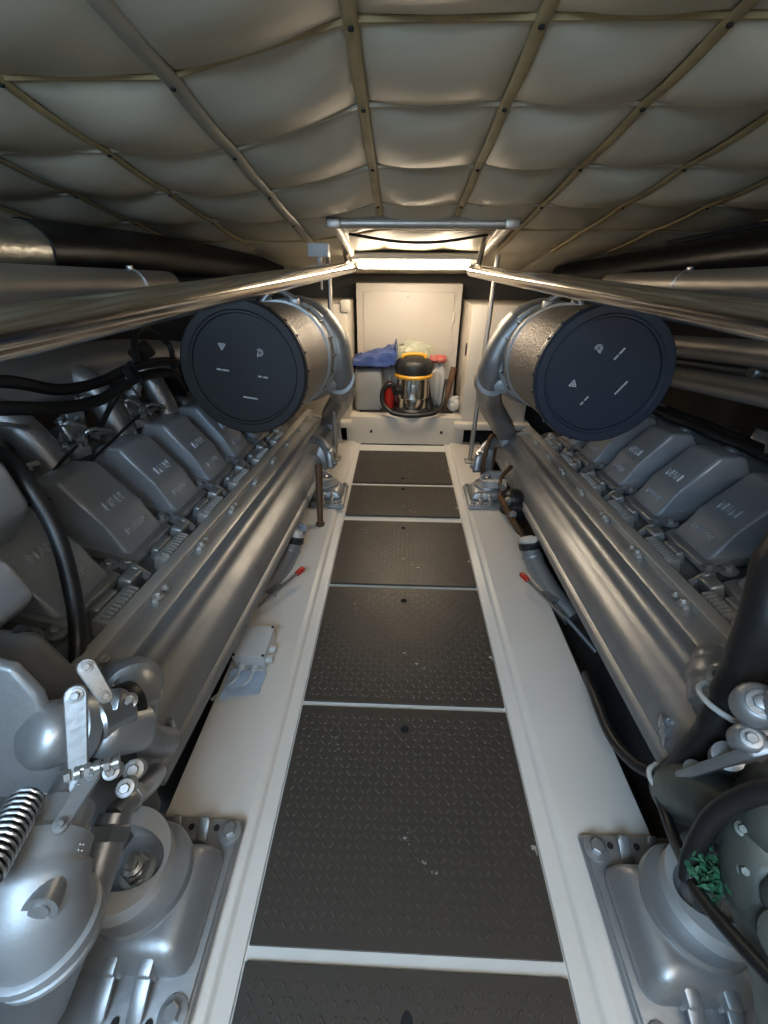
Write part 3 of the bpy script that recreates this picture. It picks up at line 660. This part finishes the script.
# ================================================================== RAILS, PIPES, STANCHIONS
for side, _ in SIDES:
    x = .277*side; y1 = 2.34 if side < 0 else 2.10; xn = (.49 if side < 0 else .52)*side; rr_ = .026 if side < 0 else .0235
    t = thing('grab_rail', 'polished stainless grab rail along the %s of the walkway at eye height' % sn if False else ('long polished grab rail at eye height on the left of the walkway' if side < 0 else 'long polished grab rail at eye height on the right of the walkway'), 'grab rail', (x*1.4, 1.0, .94), 'polished grab rails')
    mb = MB(); z0, z1 = (.958, .985) if side < 0 else (.957, .976)
    mb.tube([(xn, 0, .923), (x, y1, z1)], rr_, 28); mb.ball((x, y1, z1), rr_, n=20); build('rail_tube', mb, chrome, t)
    for y in (y1-.16,):
        mb = MB(); mb.tube([(x, y, z1+.02), (x+side*.02, y+.02, zbase(x, y)-.004)], .011, 12); mb.lathe([(.026, 0), (.026, .006)], (x+side*.02, y+.02, zbase(x, y)-.012), (0, 0, 1), 18); build('rail_bracket', mb, chrome, t)
for side, _ in SIDES:
    t = thing('stanchion', 'thin steel stanchion beside the %s of the cream cabinet' % ('left' if side < 0 else 'right'), 'stanchion', (side*.40, 2.22, .018), 'steel stanchions')
    x0 = .39*side; x1 = (.425 if side > 0 else .385)*side
    mb = MB(); mb.tube([(x0, 2.205, .02), (x1, 2.32, zbase(x1, 2.32)-.01)], .0125, 14); build('post', mb, brushed, t)
    mb = MB(); mb.box((x0, 2.205, .024), (.06, .06, .012), None, .003); build('foot_plate', mb, brushed, t)
# black lagged exhausts, grey tubes
t = thing('exhaust_pipe', 'thick black lagged exhaust pipe under the ceiling on the left with a foil end', 'pipe', (-.9, 1.6, .95), 'black lagged exhaust pipes')
mb = MB(); mb.tube(spl([(-.90, 1.10, 1.022), (-.90, 1.6, 1.02), (-.86, 2.1, 1.0), (-.75, 2.35, .965), (-.68, 2.47, .93)]), .064, 22); build('lagging', mb, black_lag, t)
mb = MB(); mb.tube([(-.90, .2, 1.028), (-.90, 1.12, 1.022)], .060, 22); build('foil_wrap', mb, foil, t)
t = thing('exhaust_pipe', 'thick black lagged exhaust pipe under the ceiling on the right', 'pipe', (1.0, 1.6, .95), 'black lagged exhaust pipes')
mb = MB(); mb.tube(spl([(1.02, .2, 1.06), (1.0, 1.0, 1.045), (1.0, 1.4, 1.034), (.97, 1.9, 1.0), (.88, 2.3, .965), (.78, 2.47, .94)]), .060, 22); build('lagging', mb, black_lag, t)
def clamp_tube(name, label, p, q, r, cl, group, m):
    p, q = Vector(p), Vector(q); t = thing(name, label, 'pipe', (p+q)/2-Vector((0, 0, r)), group)
    mb = MB(); mb.tube([p, q], r, 24); build('tube', mb, m, t)
    if cl is not None:
        c = p.lerp(q, cl); ax = (q-p).normalized(); mb = MB(); mb.lathe([(r*.98, -.006), (r*1.07, -.006), (r*1.07, .006), (r*.98, .006)], c, ax, 28, True); mb.box(c+Vector((0, 0, r*1.1)), (.012, .02, .012), None, .002); build('pipe_clamp', mb, steel, t)
    return t
GT = 'grey tubes running along the engine room sides'
clamp_tube('coolant_tube', 'grey tube with one clamp band directly under the left black exhaust', (-.80, .1, .985), (-.80, 1.52, .935), .040, .86, GT, brushed)
clamp_tube('coolant_tube', 'grey tube with a raised clamp band under the right black exhaust', (.85, .2, .995), (.85, 2.02, .930), .039, .71, GT, brushed)
clamp_tube('coolant_tube', 'upper of the two lower grey tubes behind the navy air filter', (1.0, .2, .897), (1.0, 2.2, .687), .036, None, GT, brushed)
clamp_tube('coolant_tube', 'lower of the two lower grey tubes behind the navy air filter', (1.0, .2, .808), (1.0, 2.2, .574), .036, None, GT, brushed)
mb = MB(); mb.tube([(1.03, .9, .772), (1.03, 2.0, .647)], .008, 8); mb.tube([(1.05, .9, .785), (1.05, 2.0, .660)], .008, 8); mb.box((1.03, 1.30, .728), (.03, .03, .03), None, .005)
tag(build('fuel_line', mb, steel), 'pair of thin bright fuel lines between the two lower right tubes', 'fuel line')

# ================================================================== CABLES AND HOSES
fL, fR = EF(-1), EFN(1); fN = EFN(-1)
def cable(name, pts, r, m, label, cat, group=None, xf=None, n=10, k=8):
    mb = MB(); mb.tube(spl(pts, k), r, n); return tag(build(name, mb, m, None, xf), label, cat, group)
def corrug(name, pts, r, label, xf, group):
    mb = MB(); P = spl(pts, 40); mb.tube(P, [r*(1+.10*(1 if i % 2 else -1)) for i in range(len(P))], 10); return tag(build(name, mb, black_r, None, xf, ang=80), label, 'hose', group)
GH = 'black corrugated hoses over the left engine'
corrug('corrugated_hose', [(.86, .60, -.105), (.85, .79, -.133), (.86, .93, -.178), (.88, 1.09, -.192), (.88, 1.25, -.178), (.90, 1.5, -.20), (1.0, 1.75, -.28), (1.08, 1.9, -.36)], .0125, 'upper of two black corrugated hoses above the left engine valve covers', fL, GH)
corrug('corrugated_hose', [(.84, .58, -.135), (.83, .76, -.178), (.84, .90, -.212), (.86, 1.06, -.228), (.88, 1.25, -.210), (.92, 1.5, -.24), (1.0, 1.7, -.33), (1.06, 1.8, -.40)], .0135, 'lower of two black corrugated hoses above the left engine valve covers', fL, GH)
mb = MB(); mb.box((.87, 1.20, -.195), (.02, .03, .055), Euler((.3, 0, .2)), .004); mb.box((.875, 1.24, -.19), (.02, .012, .06), Euler((.3, 0, .2)), .003); mb.tube(spl([(.88, 1.27, -.18), (.93, 1.36, -.11), (.95, 1.46, -.09), (.93, 1.55, -.15), (.9, 1.5, -.22)]), .010, 10); mb.box((.93, 1.38, -.155), (.05, .06, .05), Euler((.3, .4, .2)), .006); mb.tube(spl([(.87, 1.19, -.20), (.92, 1.15, -.28), (1.0, 1.18, -.36)]), .008, 8)
tag(build('wiring_connector', mb, black_r, None, fL), 'black plug and clips holding the corrugated hoses left of the black filter cap', 'connector')
cable('breather_hose', [(1.02, .80, -.34), (.92, .76, -.285), (.83, .72, -.27), (.77, .681, -.304), (.73, .663, -.402), (.70, .621, -.515), (.685, .578, -.605), (.66, .511, -.667), (.66, .487, -.70)], .0155, black_r, 'thick black hose curving down in front of the nearest left valve cover', 'hose', None, fN, 14)
cable('breather_hose', [(.66, .32, -.52), (.63, .39, -.475), (.63, .455, -.462)], .013, black_r, 'short black hose end poking in at the left edge above the thermostat', 'hose', None, fN, 14)
for j, pts in enumerate(([(.97, .80, -.43), (.93, .93, -.44), (.95, 1.05, -.41), (.96, 1.2, -.38), (.99, 1.38, -.36)], [(1.0, .75, -.40), (.965, .88, -.41), (.985, 1.02, -.38), (1.0, 1.2, -.345)])):
    cable('wire', pts, .0045, black_r, ('thin black wire along the back of the left valve covers' if j == 0 else 'thin black wire looping through the left engine brackets'), 'wire', 'thin wires in the left valley', fL, 8)
# right cable bundle
bund = [(.95, .66, -.30), (.80, .62, -.20), (.64, .60, -.20), (.535, .56, -.31), (.50, .511, -.397), (.50, .50, -.519), (.48, .481, -.603), (.47, .491, -.725), (.463, .505, -.79)]
GB = 'black cables of the right engine bundle'
mb = MB(); mb.tube(spl(bund, 8), [.036, .036, .036, .036, .036, .034, .032, .030, .026, .022, .020, .018], 14); tag(build('cable_bundle', mb, black_r, None, fR), 'thick black cable bundle curving down across the right engine end', 'cable bundle')
mb = MB(); mb.tube(spl([(.95, .58, -.32), (.82, .56, -.24), (.68, .56, -.24), (.58, .55, -.33), (.545, .49, -.43), (.535, .47, -.54), (.51, .455, -.62), (.485, .47, -.72)], 8), [.03, .03, .03, .03, .028, .024, .018, .012], 12); tag(build('cable_bundle', mb, black_r, None, fR), 'second black cable strand lying just outside the thick right bundle', 'cable bundle')
cable('cable', [(.462, .51, -.79), (.45, .56, -.83), (.445, .64, -.86), (.455, .76, -.87), (.475, .85, -.90)], .0125, black_r, 'black cable leaving the zip tie along the gap beside the right girder', 'cable', GB, fR)
cable('cable', [(.455, .50, -.79), (.45, .483, -.795), (.432, .41, -.785), (.405, .342, -.742), (.392, .300, -.722), (.390, .218, -.668), (.40, .15, -.62)], .0095, black_r, 'thin black cable hanging across the near right engine mount', 'cable', GB, fR)
cable('cable', [(.70, .36, -.60), (.56, .32, -.52), (.47, .31, -.50), (.43, .335, -.530), (.41, .353, -.615), (.402, .345, -.705), (.395, .325, -.74)], .0135, black_r, 'black cable arching in from the right edge to the near mount', 'cable', GB, fR)
def ztie(c, ax, r, label):
    mb = MB(); c = Vector(c); u, w, a = basis(ax)
    mb.tube([c+(u*math.cos(2*PI*k/24)*r+w*math.sin(2*PI*k/24)*r*1.05) for k in range(24)], .0045, 8, True); mb.box(c+u*r, (.012, .012, .009), None, .002)
    tag(build('cable_tie', mb, tie, None, fR), label, 'cable tie', 'white cable ties')
ztie((.464, .50, -.785), (-.1, .15, -.9), .024, 'white cable tie at the lower end of the black bundle beside the girder')
ztie((.503, .485, -.56), (-.15, -.15, -.95), .052, 'white cable tie round the middle of the black bundle on the right')
# green cloth
mb = MB(); rr = random.Random(5)
for k in range(110):
    c = Vector((.408+rr.gauss(0, .008), .318+rr.gauss(0, .013), -.705+rr.gauss(0, .013))); s = rr.uniform(.004, .009); R = Euler((rr.uniform(-1.5, 1.5), rr.uniform(-1.5, 1.5), rr.uniform(0, 6))).to_matrix()
    mb.plate([(-s, -s*.4), (0, -s*.55), (s, 0), (0, s*.5), (-s, s*.35)], c, R@Vector((1, 0, 0)), R@Vector((0, 1, 0)), .002)
tag(build('green_cloth', mb, green, None, fR), 'crumpled dark green rag tucked beside the near right mount stud', 'rag')
# dark cables in right valley
for j in range(3):
    cable('harness', [(1.012+.036*j, .72, -.365+.01*(j == 1)), (1.010+.036*j, 1.05, -.375+.012*(j == 1)), (1.013+.036*j, 1.4, -.380+.008*(j == 1)), (1.012+.036*j, 1.9, -.385)], .0165-.002*j, black_r, ('black wiring harness nearest the right valve covers', 'middle black wiring harness along the right engine valley', 'farthest black wiring harness along the right engine valley')[j], 'harness', 'wiring harnesses over the right engine', fR)
mb = MB(); mb.box((1.03, 1.28, -.335), (.06, .05, .035), Euler((.1, .2, .3)), .006); mb.tube(spl([(.98, 1.2, -.36), (1.0, 1.24, -.32), (1.03, 1.27, -.325)]), .005, 8)
tag(build('wiring_connector', mb, steel, None, fR), 'small metal connector on the right valley harness', 'connector')

# ================================================================== GIRDER ITEMS
t = thing('junction_box', 'grey junction box on the left white girder', 'junction box', (-.43, .80, .018))
mb = MB(); mb.box((-.431, .802, .040), (.088, .112, .044), None, .005, 2); build('box_body', mb, boxm, t)
mb = MB(); mb.box((-.431, .802, .066), (.092, .116, .012), None, .004, 2); build('lid', mb, boxm, t)
for x, y in ((-.472, .75), (-.39, .75), (-.472, .854), (-.39, .854)):
    mb = MB(); mb.lathe([(.004, 0), (.004, .002)], (x, y, .072), (0, 0, 1), 10); build('lid_screw', mb, dark_m, t)
for y in (.765, .80): 
    mb = MB(); mb.lathe([(.013, 0), (.013, .006), (.010, .014), (.010, .018)], (-.388, y, .04), (1, 0, 0), 16); build('cable_gland', mb, boxm, t)
for x in (-.452, -.415):
    mb = MB(); mb.lathe([(.010, 0), (.010, .014), (.006, .016)], (x, .747, .036), (0, -1, -.2), 14); mb.tube(spl([(x, .735, .034), (x-.01, .70, .026), (x-.06, .66, .0)]), .005, 8)
    build('cable_stub', mb, boxm, t)
mb = MB(); rr = random.Random(2); g = {}
for i in range(9):
    for j in range(9): g[i, j] = mb.bm.verts.new((-.485+.10*i/8+.004*rr.random(), .668+.068*j/8-.025*(1-i/8)*(1-j/8)+.004*rr.random(), .0195+.006*rr.random()+.004*math.sin(i*1.7)*math.sin(j)))
for i in range(8):
    for j in range(8): mb.bm.faces.new((g[i, j], g[i+1, j], g[i+1, j+1], g[i, j+1]))
o = build('rag', mb, bluetape); m_ = o.modifiers.new('t', 'SOLIDIFY'); m_.thickness = .003; m_.offset = 1; tag(o, 'pale blue rag lying in front of the grey junction box', 'rag')
for side, _ in SIDES:
    s = side; xo = .0 if s < 0 else .055
    t = thing('filler_elbow', 'grey filler elbow with a rag stuffed in it beside the %s girder' % ('left' if s < 0 else 'right'), 'pipe elbow', (s*(.47+xo), 1.18, .0), 'filler elbows under the manifolds')
    P = lambda x, y, z: Vector((s*(x+xo), y, z))
    mb = MB(); mb.tube(spl([P(.52, 1.02, -.02), P(.478, 1.10, .0), P(.448, 1.20, .03), P(.430, 1.265, .062), P(.424, 1.285, .085)]), .035, 20); mb.lathe([(.037, -.006), (.039, 0), (.037, .006)], P(.432, 1.258, .058), (s*-.25, .55, .8), 22); build('pipe', mb, silver_d, t)
    mb = MB(); mb.lathe([(.037, -.012), (.0395, -.008), (.0395, .014), (.033, .016)], P(.424, 1.287, .085), (s*-.2, .4, .9), 22); build('black_collar', mb, black_r, t)
    mb = MB(); rr = random.Random(9+s)
    mb.ball(P(.422, 1.295, .098), .035, (s*-.2, .4, .9), .6, 14)
    for v in mb.bm.verts: v.co += Vector((rr.uniform(-.004, .004), rr.uniform(-.004, .004), rr.uniform(-.003, .005)))
    build('stuffed_rag', mb, cloth, t)
    mb = MB(); mb.box(P(.475, 1.085, .02), (.10, .05, .006), Euler((0, s*.25, s*.4)), .002); mb.box(P(.475, 1.06, .005), (.09, .005, .04), Euler((0, s*.25, s*.4)), .001); mb.tube([P(.455, 1.04, .02), P(.54, .88, -.02)], .007, 10); build('bracket', mb, silver_d, t)
    t = thing('lever', 'red tipped valve lever beside the %s filler elbow' % ('left' if s < 0 else 'right'), 'lever', P(.42, 1.05, .03), 'red tipped levers')
    p, q = P(.47, .965, .045), P(.375, 1.115, .062)
    if s > 0: p, q = P(.455, .955, .045), P(.375, 1.115, .062)
    mb = MB(); mb.tube([p, q], .0055, 10); build('rod', mb, steel, t)
    mb = MB(); d = (q-p).normalized(); mb.tube([q-d*.004, q+d*.028, q+d*.034], [.0095, .0105, .006], 12); build('handle', mb, red, t)
# rusty strut left, rusty wheel right, hoses below
t = thing('rusty_post', 'thin rusty brown post standing on the left girder near the far mount', 'post', (-.362, 1.50, .018))
mb = MB(); mb.tube([(-.362, 1.50, .02), (-.372, 1.62, .25)], [.012, .017], 14); build('shaft', mb, rust, t)
mb = MB(); mb.lathe([(.020, 0), (.020, .008), (.015, .014)], (-.362, 1.50, .018), (0, 0, 1), 16); build('foot', mb, rust, t)
mb = MB(); c = Vector((.43, 1.92, .16)); mb.tube([c+Vector((.02*math.cos(a), .02*math.cos(a), 0))+Vector((-.03*math.cos(a), .02*math.cos(a), .115*math.sin(a))) for a in [2*PI*k/28 for k in range(28)]], .012, 10, True)
t = thing('drive_belt', 'rusty brown belt loop on a small pulley beside the far right mount', 'belt', (.43, 1.92, .04))
mb = MB(); mb.tube([c+Vector((.035*math.cos(a), .05*math.cos(a), .125*math.sin(a))) for a in [2*PI*k/28 for k in range(28)]], .011, 10, True); build('belt', mb, rust, t)
mb = MB(); mb.lathe([(.03, -.012), (.034, -.01), (.026, 0), (.034, .01), (.03, .012)], c+Vector((0, 0, .085)), (.6, -.4, 0), 20); mb.lathe([(.03, -.012), (.034, -.01), (.026, 0), (.034, .01), (.03, .012)], c+Vector((0, 0, -.075)), (.6, -.4, 0), 20); mb.box(c, (.03, .03, .13), None, .006); build('pulley', mb, silver_d, t)
for side, _ in SIDES:
    t = thing('oil_pump', 'cluster of dark pump fittings under the far %s manifold' % ('left' if side < 0 else 'right'), 'pump', (side*.50, 1.6, .02), 'pumps under the far manifolds')
    s = side; mb = MB(); mb.lathe([(.05, 0), (.05, .08), (.04, .1), (.02, .11), (0, .11)], (s*.50, 1.66, .02), (0, -.2, 1), 20); mb.box((s*.51, 1.6, .05), (.07, .08, .09), None, .012); build('pump_body', mb, black_r if side > 0 else silver_d, t)
    mb = MB(); mb.tube(spl([(s*.46, 1.72, .06), (s*.44, 1.62, .10), (s*.47, 1.52, .06), (s*.52, 1.44, .0)]), .014, 12); mb.tube(spl([(s*.53, 1.86, .15), (s*.47, 1.78, .13), (s*.455, 1.70, .11), (s*.49, 1.55, .03), (s*.50, 1.47, .03)]), .010, 12); build('hose', mb, rust if side > 0 else black_r, t)
    for q in ((s*.465, 1.60, .10), (s*.475, 1.53, .07), (s*.46, 1.68, .13)):
        mb = MB(); mb.bolt(q, (-s, -.4, .6), .012, .02); build('union_nut', mb, steel, t)
    # bracket from manifold end down to the mount
    t = thing('mount_bracket', 'silver engine bracket rising from the far %s mount' % ('left' if side < 0 else 'right'), 'bracket', (side*.39, 1.9, .08), 'brackets above the far mounts')
    mb = MB(); mb.plate([(-.05, 0), (.05, 0), (.045, .07), (.02, .13), (-.015, .13), (-.04, .07)], (side*.40, 1.90, .10), (1, .2, 0), (0, .15, 1), .02, .005, 2); build('web', mb, silver, t)
    mb = MB(); mb.tube(spl([(side*.36, 1.86, .13), (side*.37, 1.88, .19), (side*.41, 1.92, .235), (side*.46, 1.95, .24)]), .022, 14); mb.bolt((side*.37, 1.87, .215), (-side*.3, -.3, 1), .011, .016); mb.bolt((side*.345, 1.86, .15), (-side, -.3, 0), .010, .016); build('fixing_block', mb, silver, t)
mb = MB(); rr = random.Random(4); mb.ball((-.44, 1.42, .045), .034, (0, .3, 1), .8)
for v in mb.bm.verts: v.co += Vector((rr.uniform(-.009, .009), rr.uniform(-.009, .009), rr.uniform(-.009, .009)))
tag(build('rag', mb, bluetape), 'crumpled pale blue rag on the left girder beside the rusty post', 'rag')

# ================================================================== FAR END: STEP, CABINET, LAMP
mb = MB(); mb.box((.015, 2.665, .09), (.745, .33, .18), None, .006, 2)
st = tag(build('step', mb, cream), 'cream painted step across the end of the walkway with two dark screw holes', 'step')
mb = MB(); mb.box((.02, 2.70, .182), (.60, .22, .006), None, .001); build('grey_mat', mb, tread, st)
for x in (-.20, .245):
    mb = MB(); mb.lathe([(.009, 0), (.009, .006)], (x, 2.5, .085), (0, -1, 0), 12); build('screw_hole', mb, dark_m, st)
t = thing('cabinet', 'cream cabinet with a large flat door panel at the end of the walkway', 'cabinet', (.02, 2.9, .18))
mb = MB(); mb.box((.018, 2.90, .54), (.645, .16, .72), None, .005, 2); build('body', mb, cream, t)
mb = MB(); mb.box((.018, 2.815, .645), (.555, .012, .42), None, .003, 2)
dr = build('door', mb, cream, t)
mb = MB(); mb.lathe([(.006, 0), (.006, .004), (.0, .005)], (.012, 2.809, .83), (0, -1, 0), 12); build('door_lock', mb, steel, dr)
for z in (.72, .54):
    mb = MB(); mb.box((.30, 2.812, z), (.012, .01, .06), None, .002); build('hinge', mb, cream, dr)
for side, lb in ((-1, 'cream side locker to the left of the cabinet behind the turbocharger'), (1, 'cream side locker to the right of the cabinet with a dark oval slot')):
    t = thing('locker', lb, 'locker', (side*.58, 2.75, .16), 'cream side lockers')
    x0 = .362 if side > 0 else .328
    mb = MB(); mb.prism([(side*x0, .16), (side*x0, .81), (side*.75, .81), (side*.75, .16)], 2.50, 2.96, .006, 2); build('body', mb, cream, t)
    mb = MB(); mb.box((side*.55, 2.60, .14), (.46, .30, .04), None, .005); build('ledge', mb, cream, t)
    if side > 0:
        mb = MB(); mb.lathe([(.024, 0), (.024, .004)], (x0, 2.58, .57), (-1, 0, 0), 18)
        for v in mb.bm.verts: v.co.z = .57+(v.co.z-.57)*1.5
        build('oval_slot', mb, dark_m, t)
    else:
        mb = MB(); mb.box((-.335, 2.52, .80), (.05, .06, .06), None, .005); build('switch_box', mb, cream, t)
# overhead frame and lamp
t = thing('hatch_frame', 'grey metal frame fixed under the ceiling around the far lamp', 'frame', (.035, 2.2, 1.0))
A = [(-.272, 1.745, 1.120), (.345, 1.745, 1.120), (.330, 2.60, .985), (-.262, 2.60, .985)]
for p, q in ((0, 1), (1, 2), (2, 3), (3, 0)):
    mb = MB(); P, Q = Vector(A[p]), Vector(A[q]); mb.tube([P, Q], .017, 10); d = (Q-P).normalized(); mb.tube([P+Vector((0, 0, .018)), Q+Vector((0, 0, .018))], .024, 4)
    build('frame_bar', mb, brushed if p == 0 else cream, t)
for P in A:
    mb = MB(); mb.box(P, (.05, .05, .03), None, .006); build('corner_bracket', mb, brushed, t)
t = thing('ceiling_lamp', 'glowing fluorescent lamp across the ceiling above the cabinet', 'lamp', (.025, 2.30, 1.0))
mb = MB(); mb.box((.025, 2.315, 1.030), (.60, .16, .030), None, .01, 3); build('housing', mb, lampbody, t)
mb = MB(); mb.box((.025, 2.285, 1.000), (.53, .085, .040), None, .014, 4); build('diffuser', mb, far_tube, t)
mb = MB(); mb.tube(spl([(-.24, 1.92, 1.098), (-.05, 1.94, 1.075), (.12, 1.94, 1.075), (.30, 1.92, 1.098)]), .005, 8); tag(build('cable', mb, dark_m), 'thin dark cable sagging under the ceiling in front of the far lamp', 'cable')
t = thing('junction_box', 'small grey junction box under the ceiling above the left grab rail', 'junction box', (-.375, 2.0, 1.02))
mb = MB(); mb.box((-.375, 2.0, 1.046), (.085, .06, .05), None, .006, 2); build('box_body', mb, boxm, t)
mb = MB(); mb.lathe([(.012, 0), (.010, .02), (.005, .022)], (-.375, 2.0, 1.022), (0, 0, -1), 12); mb.tube(spl([(-.375, 2.0, 1.005), (-.375, 2.02, .97), (-.39, 2.1, .9)]), .005, 8); build('cable_gland', mb, boxm, t)
# hull bits under the right deck edge
t = thing('hull_bracket', 'pair of dark hull brackets above the right black exhaust pipe', 'bracket', (1.17, 1.98, 1.02))
for y in (1.95, 2.06):
    mb = MB(); mb.plate([(-.09, .05), (.06, .05), (.03, -.03), (-.02, -.06), (-.06, -.02)], (1.13, y, 1.085), (1, 0, 0), (0, 0, 1), .04, .005, 2); build('bracket_plate', mb, block_m, t)
mb = MB(); mb.tube(spl([(1.30, 1.3, 1.165), (1.22, 1.55, 1.135), (1.14, 1.68, 1.115), (1.04, 1.80, 1.09), (1.0, 1.95, 1.075)]), .009, 8); tag(build('cable', mb, black_r), 'black cable strung along the right ceiling edge above the exhaust pipe', 'cable')
# assumed second lamp, unseen overhead behind the camera, added to light the near end
t = thing('ceiling_lamp', 'assumed unseen fluorescent ceiling lamp added over the near end of the walkway', 'lamp', (.45, -.35, 1.40))
mb = MB(); mb.box((.48, -.35, 1.425), (.80, .12, .03), None, .01, 3); build('housing', mb, lampbody, t)
mb = MB(); mb.box((.48, -.35, 1.395), (.74, .10, .04), None, .014, 4); build('diffuser', mb, assumed_near_tube, t)

# ================================================================== THINGS ON THE STEP
t = thing('vacuum_cleaner', 'steel drum vacuum cleaner with a black and yellow lid on the step', 'vacuum cleaner', (.06, 2.60, .185))
c = Vector((.058, 2.60, .185))
mb = MB(); mb.lathe([(0, 0), (.105, 0), (.115, .012), (.115, .03), (.105, .04), (0, .04)], c, (0, 0, 1), 30); build('base', mb, black_r, t)
mb = MB(); mb.lathe([(.098, .035), (.100, .05), (.101, .10), (.103, .104), (.101, .108), (.101, .21), (.098, .225)], c, (0, 0, 1), 36); build('drum', mb, steelpol, t)
mb = MB(); mb.lathe([(.095, .222), (.116, .224), (.118, .236), (.108, .246), (.095, .246)], c, (0, 0, 1), 36); build('yellow_rim', mb, yellow, t)
mb = MB(); mb.lathe([(.10, .244), (.112, .25), (.114, .285), (.105, .315), (.085, .33), (0, .335)], c, (0, 0, 1), 36); build('motor_head', mb, black_r, t)
mb = MB(); mb.tube(spl([c+Vector((-.07, 0, .325)), c+Vector((-.06, 0, .345)), c+Vector((0, 0, .352)), c+Vector((.06, 0, .345)), c+Vector((.07, 0, .325))]), .012, 10, sq=1); build('carry_handle', mb, yellow, t)
mb = MB(); mb.box(c+Vector((0, -.105, .17)), (.025, .014, .05), None, .003); mb.box(c+Vector((.0, -.106, .10)), (.03, .012, .03), None, .004); build('latch', mb, steel, t)
mb = MB(); mb.lathe([(.028, 0), (.028, .03), (.02, .034)], c+Vector((-.09, -.05, .15)), (-.8, -.6, 0), 16); build('hose_port', mb, black_r, t)
mb = MB(); mb.tube(spl([c+Vector((-.10, -.06, .16)), c+Vector((-.145, -.08, .19)), c+Vector((-.185, -.075, .15)), c+Vector((-.185, -.085, .08)), c+Vector((-.13, -.115, .030)), c+Vector((-.04, -.135, .018)), c+Vector((.06, -.13, .02)), c+Vector((.14, -.10, .028)), c+Vector((.19, -.03, .06)), c+Vector((.205, .03, .13)), c+Vector((.215, .06, .19))], 14), .0145, 12); build('suction_hose', mb, black_r, t)
t = thing('floor_nozzle', 'dark wand leaning at the right of the vacuum drum', 'nozzle', (.25, 2.62, .185))
mb = MB(); mb.tube([(.165, 2.58, .20), (.135, 2.66, .42)], [.026, .013], 12); build('crevice_tool', mb, black_r, t)
mb = MB(); mb.tube([(.255, 2.58, .20), (.31, 2.66, .45)], [.014, .020], 12); build('wand', mb, rust, t)
t = thing('jerrycan', 'grey plastic jerrycan standing left of the vacuum cleaner', 'jerrycan', (-.21, 2.66, .185))
mb = MB(); mb.box((-.222, 2.655, .315), (.175, .13, .26), None, .025, 4); build('body', mb, canm, t)
mb = MB(); mb.box((-.20, 2.665, .452), (.10, .022, .022), None, .009, 3); mb.box((-.245, 2.665, .44), (.02, .022, .03), None, .005); build('handle', mb, canlid, t)
mb = MB(); mb.lathe([(.020, 0), (.020, .03), (.016, .034), (0, .034)], (-.265, 2.665, .437), (0, 0, 1), 16); build('cap', mb, canlid, t)
t = thing('red_bottle', 'small red bottle between the jerrycan and the vacuum drum', 'bottle', (-.092, 2.70, .185))
mb = MB(); mb.lathe([(0, .0), (.034, .0), (.036, .01), (.036, .12), (.030, .145), (.015, .155), (.015, .165), (0, .165)], (-.092, 2.70, .185+.0), (0, 0, 1), 20)
for v in mb.bm.verts: v.co.z += (v.co.z-.185)*.05
build('body', mb, red, t)
mb = MB(); mb.lathe([(.018, 0), (.018, .03), (.014, .034), (0, .034)], (-.092, 2.70, .357), (0, 0, 1), 16); build('cap', mb, canlid, t)
def crumple(name, c, d, m, label, cat, seed, n=16):
    rr = random.Random(seed); mb = MB(); mb.lathe([(math.sin(PI*i/10), -math.cos(PI*i/10)) for i in range(11)], (0, 0, 0), (0, 0, 1), n)
    for v in mb.bm.verts:
        k = 1+.22*math.sin(v.co.x*5+seed)*math.cos(v.co.y*7)+rr.uniform(-.10, .10); v.co = Vector((c[0]+v.co.x*d[0]/2*k, c[1]+v.co.y*d[1]/2*k, max(c[2]+v.co.z*d[2]/2*k, c[2]-d[2]*.48)))
    return tag(build(name, mb, m, ang=25), label, cat)
mb = MB(); P = [(-.315, .455), (-.305, .505), (-.20, .535), (-.06, .565), (-.052, .595), (-.045, .54), (-.06, .47), (-.10, .455)]
vs = []
rr = random.Random(8)
for k, y in ((0, 2.57), (1, 2.64), (2, 2.72), (3, 2.78)):
    vs.append([mb.bm.verts.new((x+rr.uniform(-.006, .006), y, z-(.012 if k in (0, 3) else 0)*(1 if z > .5 else -1)+rr.uniform(-.006, .006))) for x, z in P])
for k in range(3):
    for i in range(len(P)): mb.bm.faces.new((vs[k][i], vs[k][(i+1) % len(P)], vs[k+1][(i+1) % len(P)], vs[k+1][i]))
mb.bm.faces.new(vs[0]); mb.bm.faces.new(vs[3])
bmesh.ops.subdivide_edges(mb.bm, edges=mb.bm.edges[:], cuts=3, use_grid_fill=True)
for v in mb.bm.verts: v.co += Vector((rr.uniform(-.005, .005), rr.uniform(-.010, .010), rr.uniform(-.009, .009)+.007*math.sin(v.co.x*60+v.co.y*30)))
tag(build('plastic_bag', mb, blue, ang=15), 'crumpled blue plastic bag lying over the jerrycan', 'bag')
crumple('plastic_bag', (.06, 2.755, .50), (.24, .09, .17), palebag, 'pale yellowish plastic bag behind the vacuum lid', 'bag', 3)
crumple('bundle', (.06, 2.755, .30), (.25, .09, .235), cloth, 'grey bundle standing behind the vacuum drum', 'bundle', 6)
crumple('red_cloth', (.215, 2.73, .485), (.115, .08, .05), redcloth, 'red and white cloth behind the vacuum on its right', 'cloth', 5)
crumple('bundle', (.225, 2.745, .32), (.10, .08, .28), canlid, 'pale folded bundle under the red cloth', 'bundle', 9)
crumple('rag', (.325, 2.62, .235), (.075, .10, .09), cloth, 'dirty white rag at the right end of the step', 'rag', 12)
